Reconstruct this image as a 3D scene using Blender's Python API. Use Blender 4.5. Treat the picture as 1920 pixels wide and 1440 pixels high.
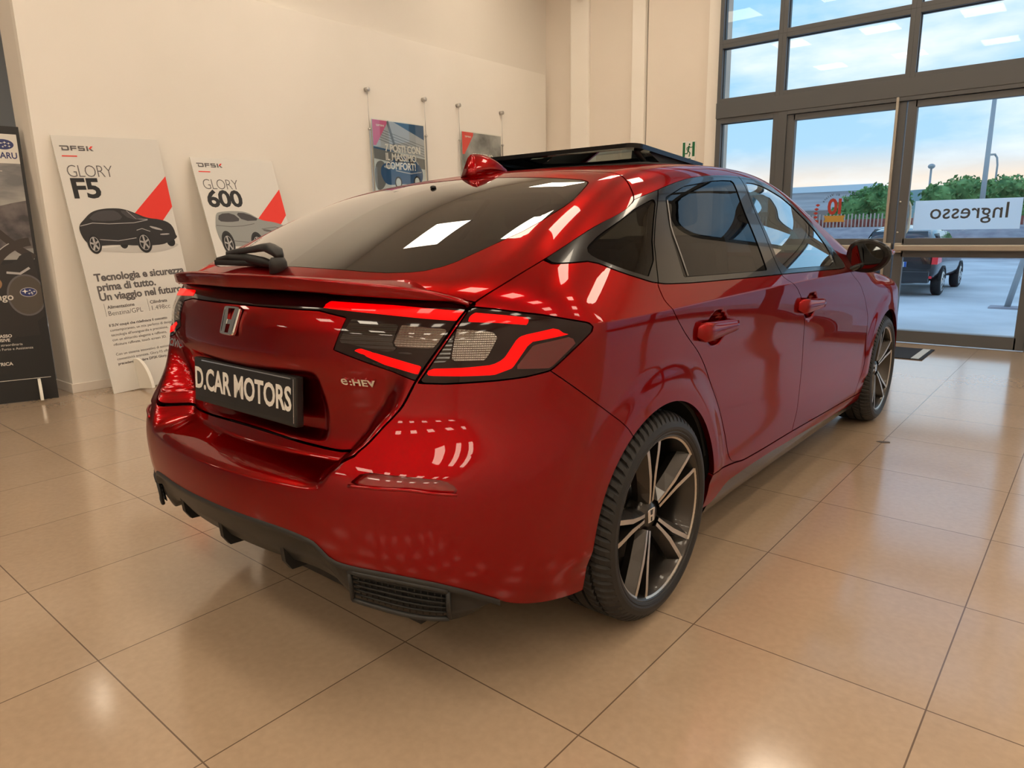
import bpy, bmesh, math, random
import numpy as np
from mathutils import Vector, Matrix
C = bpy.context
scene = C.scene
for o in list(bpy.data.objects):
    bpy.data.objects.remove(o, do_unlink=True)
random.seed(7)

# ------------------------------------------------------------------ camera
# world frame: origin on the floor under the middle of the car's rear axle, +Y ahead of the car
def cam_axes(yaw, pitch, roll):
    f = np.array([math.sin(yaw)*math.cos(pitch), math.cos(yaw)*math.cos(pitch), -math.sin(pitch)])
    r = np.array([math.cos(yaw), -math.sin(yaw), 0.0]); u = np.cross(r, f)
    c, s = math.cos(roll), math.sin(roll)
    return c*r+s*u, -s*r+c*u, f
cr, cu, cf = cam_axes(-0.6953424, 0.2181958, -0.0187380)
cam = bpy.data.cameras.new('camera'); cam.sensor_width = 36.0; cam.lens = 1303.85/1920*36.0
cam.clip_start = 0.05; cam.clip_end = 400
cam_o = bpy.data.objects.new('camera', cam); scene.collection.objects.link(cam_o)
M = Matrix(((cr[0], cu[0], -cf[0], 1.78672), (cr[1], cu[1], -cf[1], -1.75062), (cr[2], cu[2], -cf[2], 1.15777), (0, 0, 0, 1)))
cam_o.matrix_world = M
scene.camera = cam_o

# ------------------------------------------------------------------ exposure
vs = scene.view_settings
scene.display_settings.display_device = 'sRGB'
vs.view_transform = 'Standard'; vs.look = 'None'; vs.gamma = 1.0; vs.use_curve_mapping = False
vs.exposure = 0.0

# ------------------------------------------------------------------ sky
SKY_STRENGTH = 1.15
w = bpy.data.worlds.new('evening_sky'); scene.world = w; w.use_nodes = True
nt = w.node_tree; nt.nodes.clear()
N = nt.nodes.new; L = nt.links.new
out = N('ShaderNodeOutputWorld'); bg = N('ShaderNodeBackground'); bg.inputs[1].default_value = SKY_STRENGTH
tc = N('ShaderNodeTexCoord'); sep = N('ShaderNodeSeparateXYZ'); L(tc.outputs['Generated'], sep.inputs[0])
ramp = N('ShaderNodeValToRGB')
cr_ = ramp.color_ramp
cr_.elements[0].position = 0.0; cr_.elements[0].color = (.62, .60, .58, 1)
cr_.elements[1].position = 1.0; cr_.elements[1].color = (.22, .45, .80, 1)
for p, c in ((.012, (1.0, .83, .70, 1)), (.05, (1.02, .82, .68, 1)), (.095, (.46, .72, .95, 1)), (.25, (.36, .68, 1.0, 1)), (.6, (.27, .55, .95, 1))):
    e = cr_.elements.new(p); e.color = c
L(sep.outputs['Z'], ramp.inputs[0])
mp = N('ShaderNodeMapping'); mp.inputs['Scale'].default_value = (2.2, 2.2, 7.0); L(tc.outputs['Generated'], mp.inputs[0])
nz = N('ShaderNodeTexNoise'); nz.inputs['Scale'].default_value = 1.6; nz.inputs['Detail'].default_value = 7; nz.inputs['Roughness'].default_value = .55
L(mp.outputs[0], nz.inputs['Vector'])
cl = N('ShaderNodeValToRGB'); cl.color_ramp.elements[0].position = .46; cl.color_ramp.elements[0].color = (0, 0, 0, 1)
cl.color_ramp.elements[1].position = .68; cl.color_ramp.elements[1].color = (1, 1, 1, 1)
L(nz.outputs['Fac'], cl.inputs[0])
mx = N('ShaderNodeMix'); mx.data_type = 'RGBA'; L(cl.outputs[0], mx.inputs['Factor']); L(ramp.outputs[0], mx.inputs['A']); mx.inputs['B'].default_value = (.95, 1.0, 1.06, 1)
L(mx.outputs['Result'], bg.inputs[0]); L(bg.outputs[0], out.inputs[0])

# ceiling light settings
PANEL_COLOR = (1.0, .85, .655); PANEL_STRENGTH = 14.2; CEILING_Z = 4.45

# ------------------------------------------------------------------ materials
def mat(name, color, rough=.5, metal=0.0, coat=0.0, spec=.5, emit=None, estr=0.0, trans=0.0, ior=1.45, alpha=1.0):
    m = bpy.data.materials.new(name); m.use_nodes = True
    b = m.node_tree.nodes['Principled BSDF']
    b.inputs['Base Color'].default_value = (*color, 1); b.inputs['Roughness'].default_value = rough
    b.inputs['Metallic'].default_value = metal; b.inputs['Coat Weight'].default_value = coat; b.inputs['Coat Roughness'].default_value = .02
    b.inputs['Specular IOR Level'].default_value = spec; b.inputs['Transmission Weight'].default_value = trans; b.inputs['IOR'].default_value = ior
    b.inputs['Alpha'].default_value = alpha
    if emit: b.inputs['Emission Color'].default_value = (*emit, 1); b.inputs['Emission Strength'].default_value = estr
    return m
def nodes(m):
    return m.node_tree.nodes, m.node_tree.links, m.node_tree.nodes['Principled BSDF']
def noise_tint(m, scale, c1, c2, detail=4, bump=0.0, stretch=None, lo=.35, hi=.65, rough=None):
    n, l, b = nodes(m)
    t = n.new('ShaderNodeTexCoord'); z = n.new('ShaderNodeTexNoise'); z.inputs['Scale'].default_value = scale; z.inputs['Detail'].default_value = detail
    src = t.outputs['Object']
    if stretch:
        mp = n.new('ShaderNodeMapping'); mp.inputs['Scale'].default_value = stretch; l.new(src, mp.inputs[0]); src = mp.outputs[0]
    l.new(src, z.inputs['Vector'])
    r = n.new('ShaderNodeValToRGB'); r.color_ramp.elements[0].position = lo; r.color_ramp.elements[0].color = (*c1, 1)
    r.color_ramp.elements[1].position = hi; r.color_ramp.elements[1].color = (*c2, 1)
    l.new(z.outputs['Fac'], r.inputs[0]); l.new(r.outputs[0], b.inputs['Base Color'])
    if bump:
        bp = n.new('ShaderNodeBump'); bp.inputs['Strength'].default_value = bump; bp.inputs['Distance'].default_value = .01
        l.new(z.outputs['Fac'], bp.inputs['Height']); l.new(bp.outputs[0], b.inputs['Normal'])
    return m
def thin_glass(name, tint, f0=.04, gloss=(1, 1, 1), boost=1.0):
    m = bpy.data.materials.new(name); m.use_nodes = True; n = m.node_tree.nodes; l = m.node_tree.links; n.clear()
    o = n.new('ShaderNodeOutputMaterial'); mixs = n.new('ShaderNodeMixShader'); t = n.new('ShaderNodeBsdfTransparent'); g = n.new('ShaderNodeBsdfGlossy')
    t.inputs[0].default_value = (*tint, 1); g.inputs[0].default_value = (*gloss, 1); g.inputs['Roughness'].default_value = 0.0
    ge = n.new('ShaderNodeNewGeometry'); dp = n.new('ShaderNodeVectorMath'); dp.operation = 'DOT_PRODUCT'; l.new(ge.outputs['Normal'], dp.inputs[0]); l.new(ge.outputs['Incoming'], dp.inputs[1])
    ab = n.new('ShaderNodeMath'); ab.operation = 'ABSOLUTE'; l.new(dp.outputs['Value'], ab.inputs[0])
    on = n.new('ShaderNodeMath'); on.operation = 'SUBTRACT'; on.use_clamp = True; on.inputs[0].default_value = 1; l.new(ab.outputs[0], on.inputs[1])
    pw = n.new('ShaderNodeMath'); pw.operation = 'POWER'; pw.inputs[1].default_value = 5; l.new(on.outputs[0], pw.inputs[0])
    ma = n.new('ShaderNodeMath'); ma.operation = 'MULTIPLY_ADD'; ma.inputs[1].default_value = 1-f0; ma.inputs[2].default_value = f0; l.new(pw.outputs[0], ma.inputs[0])
    mm = n.new('ShaderNodeMath'); mm.operation = 'MULTIPLY'; mm.use_clamp = True; mm.inputs[1].default_value = boost; l.new(ma.outputs[0], mm.inputs[0])
    l.new(mm.outputs[0], mixs.inputs[0]); l.new(t.outputs[0], mixs.inputs[1]); l.new(g.outputs[0], mixs.inputs[2]); l.new(mixs.outputs[0], o.inputs[0])
    return m

# ------------------------------------------------------------------ object helpers
COL = scene.collection
def link(o, parent=None):
    COL.objects.link(o)
    if parent is not None: o.parent = parent
    return o
def tag(o, label=None, cat=None, group=None, kind=None):
    if label: o['label'] = label
    if cat: o['category'] = cat
    if group: o['group'] = group
    if kind: o['kind'] = kind
    return o
def thing(name, loc=(0, 0, 0), rz=0.0, label=None, cat=None, group=None):
    o = bpy.data.objects.new(name, None); o.location = loc; o.rotation_euler = (0, 0, rz); o.empty_display_size = .1
    link(o); return tag(o, label, cat, group)
def from_bm(name, bm, m, parent=None, smooth=False, kind=None):
    me = bpy.data.meshes.new(name); bm.normal_update(); bm.to_mesh(me); bm.free()
    ms = m if isinstance(m, (list, tuple)) else [m]
    for x in ms: me.materials.append(x)
    if smooth:
        for p in me.polygons: p.use_smooth = True
    o = bpy.data.objects.new(name, me); link(o, parent)
    if kind: o['kind'] = kind
    return o
def from_py(name, verts, faces, m, parent=None, smooth=False, normals=None, kind=None, mat_idx=None):
    me = bpy.data.meshes.new(name); me.from_pydata([tuple(map(float, v)) for v in verts], [], [tuple(f) for f in faces]); me.update()
    ms = m if isinstance(m, (list, tuple)) else [m]
    for x in ms: me.materials.append(x)
    if mat_idx is not None:
        for p, i in zip(me.polygons, mat_idx): p.material_index = i
    if smooth or normals is not None:
        for p in me.polygons: p.use_smooth = True
    if normals is not None:
        me.normals_split_custom_set_from_vertices([tuple(map(float, v)) for v in normals])
    o = bpy.data.objects.new(name, me); link(o, parent)
    if kind: o['kind'] = kind
    return o
def bm_box(bm, x0, x1, y0, y1, z0, z1, bev=0.0, M=None):
    r = bmesh.ops.create_cube(bm, size=1.0)
    v = r['verts']
    for q in v: q.co = Vector(((q.co.x+.5)*(x1-x0)+x0, (q.co.y+.5)*(y1-y0)+y0, (q.co.z+.5)*(z1-z0)+z0))
    if bev > 0:
        es = list({e for q in v for e in q.link_edges})
        rr = bmesh.ops.bevel(bm, geom=es, offset=bev, segments=2, affect='EDGES', profile=.6)
        v = list({q for f in rr['faces'] for q in f.verts} | {q for q in v if q.is_valid})
    if M is not None:
        vv = set(v)
        for q in vv: q.co = M @ q.co
    return v
def box(name, x0, x1, y0, y1, z0, z1, m, parent=None, bev=0.0, kind=None):
    bm = bmesh.new(); bm_box(bm, x0, x1, y0, y1, z0, z1, bev); return from_bm(name, bm, m, parent, kind=kind)
def bm_tube(bm, pts, rad, seg=10, caps=True, flat=None):
    pts = [Vector(p) for p in pts]; rads = rad if isinstance(rad, (list, tuple)) else [rad]*len(pts)
    rings = []; prev = None
    for i, p in enumerate(pts):
        d = (pts[min(i+1, len(pts)-1)]-pts[max(i-1, 0)]).normalized()
        a = prev - d*prev.dot(d) if prev is not None else d.orthogonal()
        if flat is not None and prev is None:
            a = Vector(flat) - d*Vector(flat).dot(d)
        if a.length < 1e-5: a = d.orthogonal()
        a.normalize(); b = d.cross(a); prev = a
        rings.append([bm.verts.new(p+(a*math.cos(2*math.pi*k/seg)+b*math.sin(2*math.pi*k/seg))*rads[i]) for k in range(seg)])
    for r0, r1 in zip(rings, rings[1:]):
        for k in range(seg): bm.faces.new((r0[k], r0[(k+1) % seg], r1[(k+1) % seg], r1[k]))
    if caps: bm.faces.new(rings[0][::-1]); bm.faces.new(rings[-1])
def tube(name, pts, rad, m, parent=None, seg=10):
    bm = bmesh.new(); bm_tube(bm, pts, rad, seg); return from_bm(name, bm, m, parent, smooth=True)
def bm_prism(bm, pts, h, F=None):
    # closed outline pts (2D) extruded from 0 to h along the third axis; F maps local to wanted space
    F = F or (lambda x, y, z: Vector((x, y, z)))
    a = [bm.verts.new(F(x, y, 0)) for x, y in pts]; b = [bm.verts.new(F(x, y, h)) for x, y in pts]
    n = len(pts)
    bm.faces.new(a[::-1]); bm.faces.new(b)
    for i in range(n): bm.faces.new((a[i], a[(i+1) % n], b[(i+1) % n], b[i]))
def prism(name, pts, h, m, parent=None, F=None, smooth=False):
    bm = bmesh.new(); bm_prism(bm, pts, h, F); bmesh.ops.recalc_face_normals(bm, faces=bm.faces); return from_bm(name, bm, m, parent, smooth)
def lathe(name, prof, m, parent=None, seg=64, axis='x', smooth=True, arc=(0, 2*math.pi)):
    # prof: list of (axial, radius)
    full = abs(arc[1]-arc[0]-2*math.pi) < 1e-6
    bm = bmesh.new(); rings = []
    n = seg if full else seg+1
    for a, r in prof:
        ring = []
        for k in range(n):
            t = arc[0]+(arc[1]-arc[0])*k/seg; c, s = math.cos(t)*r, math.sin(t)*r
            ring.append(bm.verts.new((a, c, s) if axis == 'x' else ((c, s, a) if axis == 'z' else (c, a, s))))
        rings.append(ring)
    for r0, r1 in zip(rings, rings[1:]):
        for k in range(seg):
            j = (k+1) % n
            bm.faces.new((r0[k], r0[j], r1[j], r1[k]))
    bmesh.ops.recalc_face_normals(bm, faces=bm.faces)
    return from_bm(name, bm, m, parent, smooth)
def text(name, s, size, m, parent=None, M=None, extrude=.0006, bold=0.0, align='LEFT', spacing=1.0, xs=1.0, shear=0.0):
    cu = bpy.data.curves.new(name, 'FONT'); cu.body = s; cu.size = size; cu.extrude = extrude; cu.offset = bold; cu.align_x = align; cu.space_character = spacing
    cu.resolution_u = 3; cu.shear = shear
    o = bpy.data.objects.new(name, cu); COL.objects.link(o)
    C.view_layer.update()
    dg = C.evaluated_depsgraph_get(); me = bpy.data.meshes.new_from_object(o.evaluated_get(dg))
    bpy.data.objects.remove(o, do_unlink=True)
    me.name = name; me.materials.clear(); me.materials.append(m)
    T = (M or Matrix.Identity(4)) @ Matrix.Diagonal((xs, 1, 1, 1))
    me.transform(T)
    if T.determinant() < 0: me.flip_normals()
    n = bpy.data.objects.new(name, me); link(n, parent); return n
def frame_mat(o, ex, ey, ez=None):
    ex, ey = Vector(ex).normalized(), Vector(ey).normalized(); ez = Vector(ez).normalized() if ez else ex.cross(ey).normalized()
    return Matrix(((ex.x, ey.x, ez.x, o[0]), (ex.y, ey.y, ez.y, o[1]), (ex.z, ey.z, ez.z, o[2]), (0, 0, 0, 1)))
def flat_poly(name, pts, m, parent, z=.0015, th=.0006):
    bm = bmesh.new(); bm_prism(bm, pts, th, lambda x, y, h: Vector((x, y, z+h))); bmesh.ops.recalc_face_normals(bm, faces=bm.faces); return from_bm(name, bm, m, parent)
# ================================================================== ROOM
m_wall = mat('warm_white_wall', (.88, .84, .78), .75)
noise_tint(m_wall, 1.3, (.87, .83, .765), (.895, .855, .795), 3)
m_wall2 = mat('plaster_wall', (.80, .73, .65), .8); noise_tint(m_wall2, 1.0, (.785, .715, .635), (.815, .745, .665), 4)
m_wall_u = mat('upper_wall', (.81, .765, .70), .8)
m_ceil = mat('ceiling_white', (.80, .77, .72), .9)
m_base = mat('baseboard_white', (.80, .74, .67), .4)
m_alu = mat('bronze_aluminium', (.098, .102, .108), .45, .2)
m_alu_d = mat('dark_gasket', (.02, .02, .02), .5)
m_bar = mat('beige_push_bar', (.40, .37, .32), .35, .5)
m_glass = thin_glass('window_glass', (.94, .97, .97), boost=.28)
m_steel = mat('brushed_steel', (.55, .54, .52), .3, .9)
m_white = mat('white_print', (.80, .79, .76), .45)
m_black = mat('black_print', (.012, .012, .013), .45)
m_red_print = mat('red_print', (.85, .035, .02), .45)
m_grey_print = mat('grey_print', (.12, .11, .11), .5)

# floor: glazed tiles, laid half a degree off the car
m_floor = mat('beige_tile', (.4, .3, .2), .2)
n, l, b = nodes(m_floor)
tcf = n.new('ShaderNodeTexCoord'); sp = n.new('ShaderNodeSeparateXYZ'); l.new(tcf.outputs['Object'], sp.inputs[0])
TW, TH = .6073, .5998
def joint(axis_out, size):
    d = n.new('ShaderNodeMath'); d.operation = 'DIVIDE'; d.inputs[1].default_value = size; l.new(axis_out, d.inputs[0])
    f = n.new('ShaderNodeMath'); f.operation = 'FRACT'; l.new(d.outputs[0], f.inputs[0])
    s = n.new('ShaderNodeMath'); s.operation = 'SUBTRACT'; s.inputs[1].default_value = .5; l.new(f.outputs[0], s.inputs[0])
    a = n.new('ShaderNodeMath'); a.operation = 'ABSOLUTE'; l.new(s.outputs[0], a.inputs[0])
    g = n.new('ShaderNodeMath'); g.operation = 'GREATER_THAN'; g.inputs[1].default_value = .5-.0019/size; l.new(a.outputs[0], g.inputs[0])
    fl = n.new('ShaderNodeMath'); fl.operation = 'FLOOR'; l.new(d.outputs[0], fl.inputs[0])
    return g.outputs[0], fl.outputs[0]
gx, ix = joint(sp.outputs['X'], TW); gy, iy = joint(sp.outputs['Y'], TH)
mxj = n.new('ShaderNodeMath'); mxj.operation = 'MAXIMUM'; l.new(gx, mxj.inputs[0]); l.new(gy, mxj.inputs[1])
cv = n.new('ShaderNodeCombineXYZ'); l.new(ix, cv.inputs[0]); l.new(iy, cv.inputs[1])
wn = n.new('ShaderNodeTexWhiteNoise'); l.new(cv.outputs[0], wn.inputs['Vector'])
n1 = n.new('ShaderNodeTexNoise'); n1.inputs['Scale'].default_value = 1.7; n1.inputs['Detail'].default_value = 6; n1.inputs['Roughness'].default_value = .6
vadd = n.new('ShaderNodeVectorMath'); vadd.operation = 'MULTIPLY_ADD'; vadd.inputs[1].default_value = (7, 7, 7); l.new(wn.outputs['Color'], vadd.inputs[0]); l.new(tcf.outputs['Object'], vadd.inputs[2])
l.new(vadd.outputs[0], n1.inputs['Vector'])
n2 = n.new('ShaderNodeTexNoise'); n2.inputs['Scale'].default_value = 46; n2.inputs['Detail'].default_value = 4; l.new(tcf.outputs['Object'], n2.inputs['Vector'])
r1 = n.new('ShaderNodeValToRGB'); r1.color_ramp.elements[0].position = .3; r1.color_ramp.elements[0].color = (.425, .310, .212, 1); r1.color_ramp.elements[1].position = .72; r1.color_ramp.elements[1].color = (.470, .348, .243, 1)
l.new(n1.outputs['Fac'], r1.inputs[0])
mg = n.new('ShaderNodeMix'); mg.data_type = 'RGBA'; mg.blend_type = 'OVERLAY'; mg.inputs['Factor'].default_value = .12; l.new(r1.outputs[0], mg.inputs['A']); l.new(n2.outputs['Fac'], mg.inputs['B'])
mj = n.new('ShaderNodeMix'); mj.data_type = 'RGBA'; l.new(mxj.outputs[0], mj.inputs['Factor']); l.new(mg.outputs['Result'], mj.inputs['A']); mj.inputs['B'].default_value = (.15, .10, .065, 1)
l.new(mj.outputs['Result'], b.inputs['Base Color'])
rr = n.new('ShaderNodeMapRange'); rr.inputs['From Min'].default_value = .3; rr.inputs['From Max'].default_value = .7; rr.inputs['To Min'].default_value = .19; rr.inputs['To Max'].default_value = .24
l.new(n1.outputs['Fac'], rr.inputs[0])
ra = n.new('ShaderNodeMath'); ra.operation = 'MULTIPLY_ADD'; ra.inputs[1].default_value = .5; l.new(mxj.outputs[0], ra.inputs[0]); l.new(rr.outputs[0], ra.inputs[2]); l.new(ra.outputs[0], b.inputs['Roughness'])
bpn = n.new('ShaderNodeBump'); bpn.inputs['Strength'].default_value = .35; bpn.inputs['Distance'].default_value = .004
hh = n.new('ShaderNodeMath'); hh.operation = 'MULTIPLY_ADD'; hh.inputs[1].default_value = -.6; l.new(mxj.outputs[0], hh.inputs[0])
n3 = n.new('ShaderNodeMath'); n3.operation = 'MULTIPLY'; n3.inputs[1].default_value = .06; l.new(n1.outputs['Fac'], n3.inputs[0]); l.new(n3.outputs[0], hh.inputs[2])
b.inputs['Coat Weight'].default_value = 1.0; b.inputs['Coat Roughness'].default_value = .13; b.inputs['Coat IOR'].default_value = 1.55; b.inputs['Specular IOR Level'].default_value = .1
l.new(hh.outputs[0], bpn.inputs['Height']); l.new(bpn.outputs[0], b.inputs['Normal'])
fx, fy = .99043, -.57796
fl = from_py('floor', [(-10, -11, -.0), (7, -11, 0), (7, 6.55, 0), (-10, 6.55, 0), (-10, -11, -.1), (7, -11, -.1), (7, 6.55, -.1), (-10, 6.55, -.1)],
             [(0, 1, 2, 3), (7, 6, 5, 4), (0, 4, 5, 1), (1, 5, 6, 2), (2, 6, 7, 3), (3, 7, 4, 0)], m_floor, kind='structure')
fl.location = (fx, fy, 0); fl.rotation_euler = (0, 0, math.radians(-.5))

XL = -4.11
CZ = CEILING_Z
box('ceiling', -9.5, 7.2, -11.2, 6.9, CZ, CZ+.15, m_ceil, kind='structure')
# left wall: facing panel with its upper part set back a little
box('wall_left', XL-.33, XL-.055, .09, 6.30, 0, CZ, m_wall_u, kind='structure')
box('trim_1', XL-.055, XL, .0895, 6.12, 0, 3.14, m_wall, kind='structure')
box('baseboard_left', XL-.345, XL+.012, .078, 6.12, 0, .07, m_base, kind='structure', bev=.003)
# wall beyond the window end: pier, duct and plaster
box('wall_back', XL-.33, -1.66, 6.21, 6.33, 0, CZ, m_wall2, kind='structure')
box('trim_2', -3.70, -3.42, 6.10, 6.205, 0, CZ, m_wall, kind='structure', bev=.02)
box('trim_3', -3.42, -2.78, 6.14, 6.205, 0, CZ, m_wall2, kind='structure')
box('trim_4', -2.77, -2.60, 6.05, 6.205, 0, CZ, m_wall, kind='structure', bev=.004)
box('trim_5', -2.585, -1.80, 6.10, 6.205, 0, CZ, m_wall2, kind='structure')
box('trim_6', -1.785, -1.625, 6.0, 6.08, 0, CZ, m_wall, kind='structure', bev=.003)
# far room on the left, the wall behind the photographer and the right-hand wall
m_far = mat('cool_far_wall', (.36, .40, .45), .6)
box('wall_far_left', -9.6, -9.4, -11, 6.6, 0, CZ, m_far, kind='structure')
box('wall_rear', -9.5, 7.2, -11.2, -11, 0, CZ, m_wall2, kind='structure')
box('wall_right', 7.0, 7.2, -11, 6.6, 0, CZ, m_wall, kind='structure')
box('wall_left_return', -9.4, XL-.33, 6.45, 6.65, 0, CZ, m_far, kind='structure')

# ---- window wall (aluminium frames in a row; each opening a window of its own)
YW = 5.95
def frame_piece(bm, x0, x1, z0, z1, y0=YW-.04, y1=YW+.07, bev=.003): bm_box(bm, x0, x1, y0, y1, z0, z1, bev)
def opening(name, x0, x1, z0, z1, fr=.03, depth=(YW-.04, YW+.07), sash=0.0):
    bm = bmesh.new()
    y0, y1 = depth
    frame_piece(bm, x0, x0+fr, z0, z1, y0, y1); frame_piece(bm, x1-fr, x1, z0, z1, y0, y1)
    frame_piece(bm, x0+fr, x1-fr, z0, z0+fr, y0, y1); frame_piece(bm, x0+fr, x1-fr, z1-fr, z1, y0, y1)
    o = from_bm(name, bm, m_alu, kind='structure')
    g = box('glass_pane', x0+fr-.005, x1-fr+.005, YW+.012, YW+.018, z0+fr-.005, z1-fr+.005, m_glass, o)
    gb = bmesh.new()
    for (a, b_, c, d) in ((x0+fr, x0+fr+.006, z0+fr, z1-fr), (x1-fr-.006, x1-fr, z0+fr, z1-fr), (x0+fr, x1-fr, z0+fr, z0+fr+.006), (x0+fr, x1-fr, z1-fr-.006, z1-fr)):
        bm_box(gb, a, b_, YW+.004, YW+.011, c, d)
    from_bm('gasket', gb, m_alu_d, o)
    return o
xs_l, m1, m2, m3, m4, m5 = -1.62, -.945, .247, 1.44, 2.65, 4.4
TOPZ = CZ
wi = 1
cols = [(xs_l, m1), (m1, m2), (m2, m3), (m3, m4), (m4, m5), (m5, 6.95)]
for ci, (a, b_) in enumerate(cols[:3]+[(1.44, 1.76)]):
    for (z0, z1) in ((2.46, 3.05), (3.05, 3.75), (3.75, CZ)):
        opening('window_%d' % wi, a, b_, z0, z1, .042); wi += 1
box('wall_front', 1.76, 7.0, YW+.0, YW+.3, 2.46, CZ, m_wall, kind='structure')
# heavy transom over the doors
bm = bmesh.new(); frame_piece(bm, xs_l, 6.95, 2.30, 2.46, YW-.055, YW+.08); from_bm('trim_7', bm, m_alu, kind='structure')
# fixed lights either side of the doors
for a, b_ in ((xs_l, -.94), (1.44, 2.65), (2.65, 4.4), (4.4, 6.95)):
    opening('window_%d' % wi, a, b_, 0.0, 2.30, .055); wi += 1
# door posts
bm = bmesh.new(); frame_piece(bm, -.94, -.85, 0, 2.30, YW-.05, YW+.07); frame_piece(bm, 1.38, 1.44, 0, 2.30, YW-.05, YW+.07); frame_piece(bm, -.85, 1.38, 2.262, 2.30, YW-.05, YW+.07)
from_bm('trim_8', bm, m_alu, kind='structure')
def leaf(name, x0, x1, hinge):
    bm = bmesh.new()
    st = .062; y0, y1 = YW-.03, YW+.035
    frame_piece(bm, x0, x0+st+.018, 0.008, 2.258, y0, y1); frame_piece(bm, x1-st-.018, x1, 0.008, 2.258, y0, y1)
    frame_piece(bm, x0+st, x1-st, 2.20, 2.258, y0, y1); frame_piece(bm, x0+st, x1-st, .83, 1.008, y0, y1); frame_piece(bm, x0+st, x1-st, .008, .122, y0, y1)
    o = from_bm(name, bm, m_alu, kind='structure')
    box('upper_pane', x0+st, x1-st, YW+.0, YW+.006, 1.0, 2.21, m_glass, o)
    box('lower_pane', x0+st, x1-st, YW+.0, YW+.006, .115, .84, m_glass, o)
    pb = bmesh.new(); bm_box(pb, x0+.012, x1-.012, YW-.098, YW-.052, .893, .948, .01)
    bar = from_bm('push_bar', pb, m_bar, o)
    for xx in (x0+.008, x1-.073): box('bar_bracket', xx, xx+.065, YW-.085, YW-.028, .875, .965, m_bar, bar, .006)
    return o
d1 = leaf('door_1', -.85, .243, 0)
d2 = leaf('door_2', .255, 1.378, 1)
# meeting-stile cover, screws and outside pull on the right leaf
box('stile_cover', .158, .182, YW-.062, YW-.03, 0.05, 2.30, m_bar, d1, .006)
tube('pull_handle', [(.325, YW+.05, 1.06), (.335, YW+.10, 1.10), (.338, YW+.115, 1.2), (.335, YW+.10, 1.31), (.325, YW+.05, 1.35)], .013, m_white, d2)
for zz in (1.065, 1.35):
    lathe('screw', [(-.042, .0005), (-.042, .009), (-.03, .009)], m_steel, d2, 12, 'y').location = (.272, YW, zz)

# ---- film sign on the right door: reads the right way from outside
sgn = thing('window_sign', (.81, YW-.002, 1.22), 0, 'white film sign on the door glass reading Ingresso backwards', 'sign')
m_film = bpy.data.materials.new('white_film'); m_film.use_nodes = True
fn_n, fn_l = m_film.node_tree.nodes, m_film.node_tree.links; fn_b = fn_n['Principled BSDF']; fn_b.inputs['Base Color'].default_value = (.75, .80, .85, 1); fn_b.inputs['Roughness'].default_value = .6
ftr = fn_n.new('ShaderNodeBsdfTranslucent'); ftr.inputs[0].default_value = (.86, .92, .97, 1); fmx = fn_n.new('ShaderNodeMixShader'); fmx.inputs[0].default_value = .85
fn_l.new(fn_b.outputs[0], fmx.inputs[1]); fn_l.new(ftr.outputs[0], fmx.inputs[2]); fn_l.new(fmx.outputs[0], fn_n['Material Output'].inputs[0])
from_py('film', [(-.415, 0, -.135), (.418, 0, -.135), (.418, 0, .134), (-.415, 0, .134)], [(0, 1, 2, 3)], m_film, sgn)
m_txt = mat('dark_lettering', (.05, .055, .06), .5)
text('lettering', 'Ingresso', .195, m_txt, sgn, Matrix.Translation((.335, -.002, -.035)) @ Matrix.Rotation(math.pi/2, 4, 'X') @ Matrix.Diagonal((-1, 1, 1, 1)), .0004, .0008, 'LEFT', 1.0, .95)
# ---- anniversary sticker on the left door
stk = thing('anniversary_sticker', (-.325, YW-.002, 1.25), 0, 'red number ten window sticker with gold ribbon on the left door', 'sticker')
m_rw = mat('sticker_red', (.36, .04, .03), .5); m_gold = mat('sticker_gold', (.45, .27, .06), .5)
RX = Matrix.Rotation(math.pi/2, 4, 'X') @ Matrix.Diagonal((-1, 1, 1, 1))
text('number_one', '1', .215, m_rw, stk, Matrix.Translation((.100, -.002, .005)) @ RX, .0004, .004, 'LEFT', 1, 1.0)
text('number_zero', '0', .215, m_rw, stk, Matrix.Translation((.025, -.002, .005)) @ RX, .0004, .006, 'LEFT', 1, .9)
prism('ribbon', [(-.105, -.075), (-.085, -.043), (-.105, -.012), (.105, -.012), (.088, -.043), (.105, -.075)], .001, m_gold, stk, lambda x, y, z: Vector((x, -.001-z, y)))
lb = bmesh.new()
for k in range(6):
    zz = -.12+.04*k; xx = -.165-.018*math.sin(k*.6)
    bm_prism(lb, [(xx, zz), (xx+.025, zz+.018), (xx, zz+.03), (xx-.025, zz+.018)], .001, lambda x, y, z: Vector((x, -.001-z, y)))
from_bm('laurel', lb, m_rw, stk)
arc = 'Anni di Valore'
for i, ch in enumerate(arc):
    if ch == ' ': continue
    a = math.radians(58-116*i/(len(arc)-1))
    text('arc_letter', ch, .034, m_txt, stk, Matrix.Translation((.125*math.sin(a)*1.0, -.002, .06+.125*math.cos(a))) @ Matrix.Rotation(a, 4, 'Y') @ RX, .0003, .0004, 'CENTER')

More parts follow.
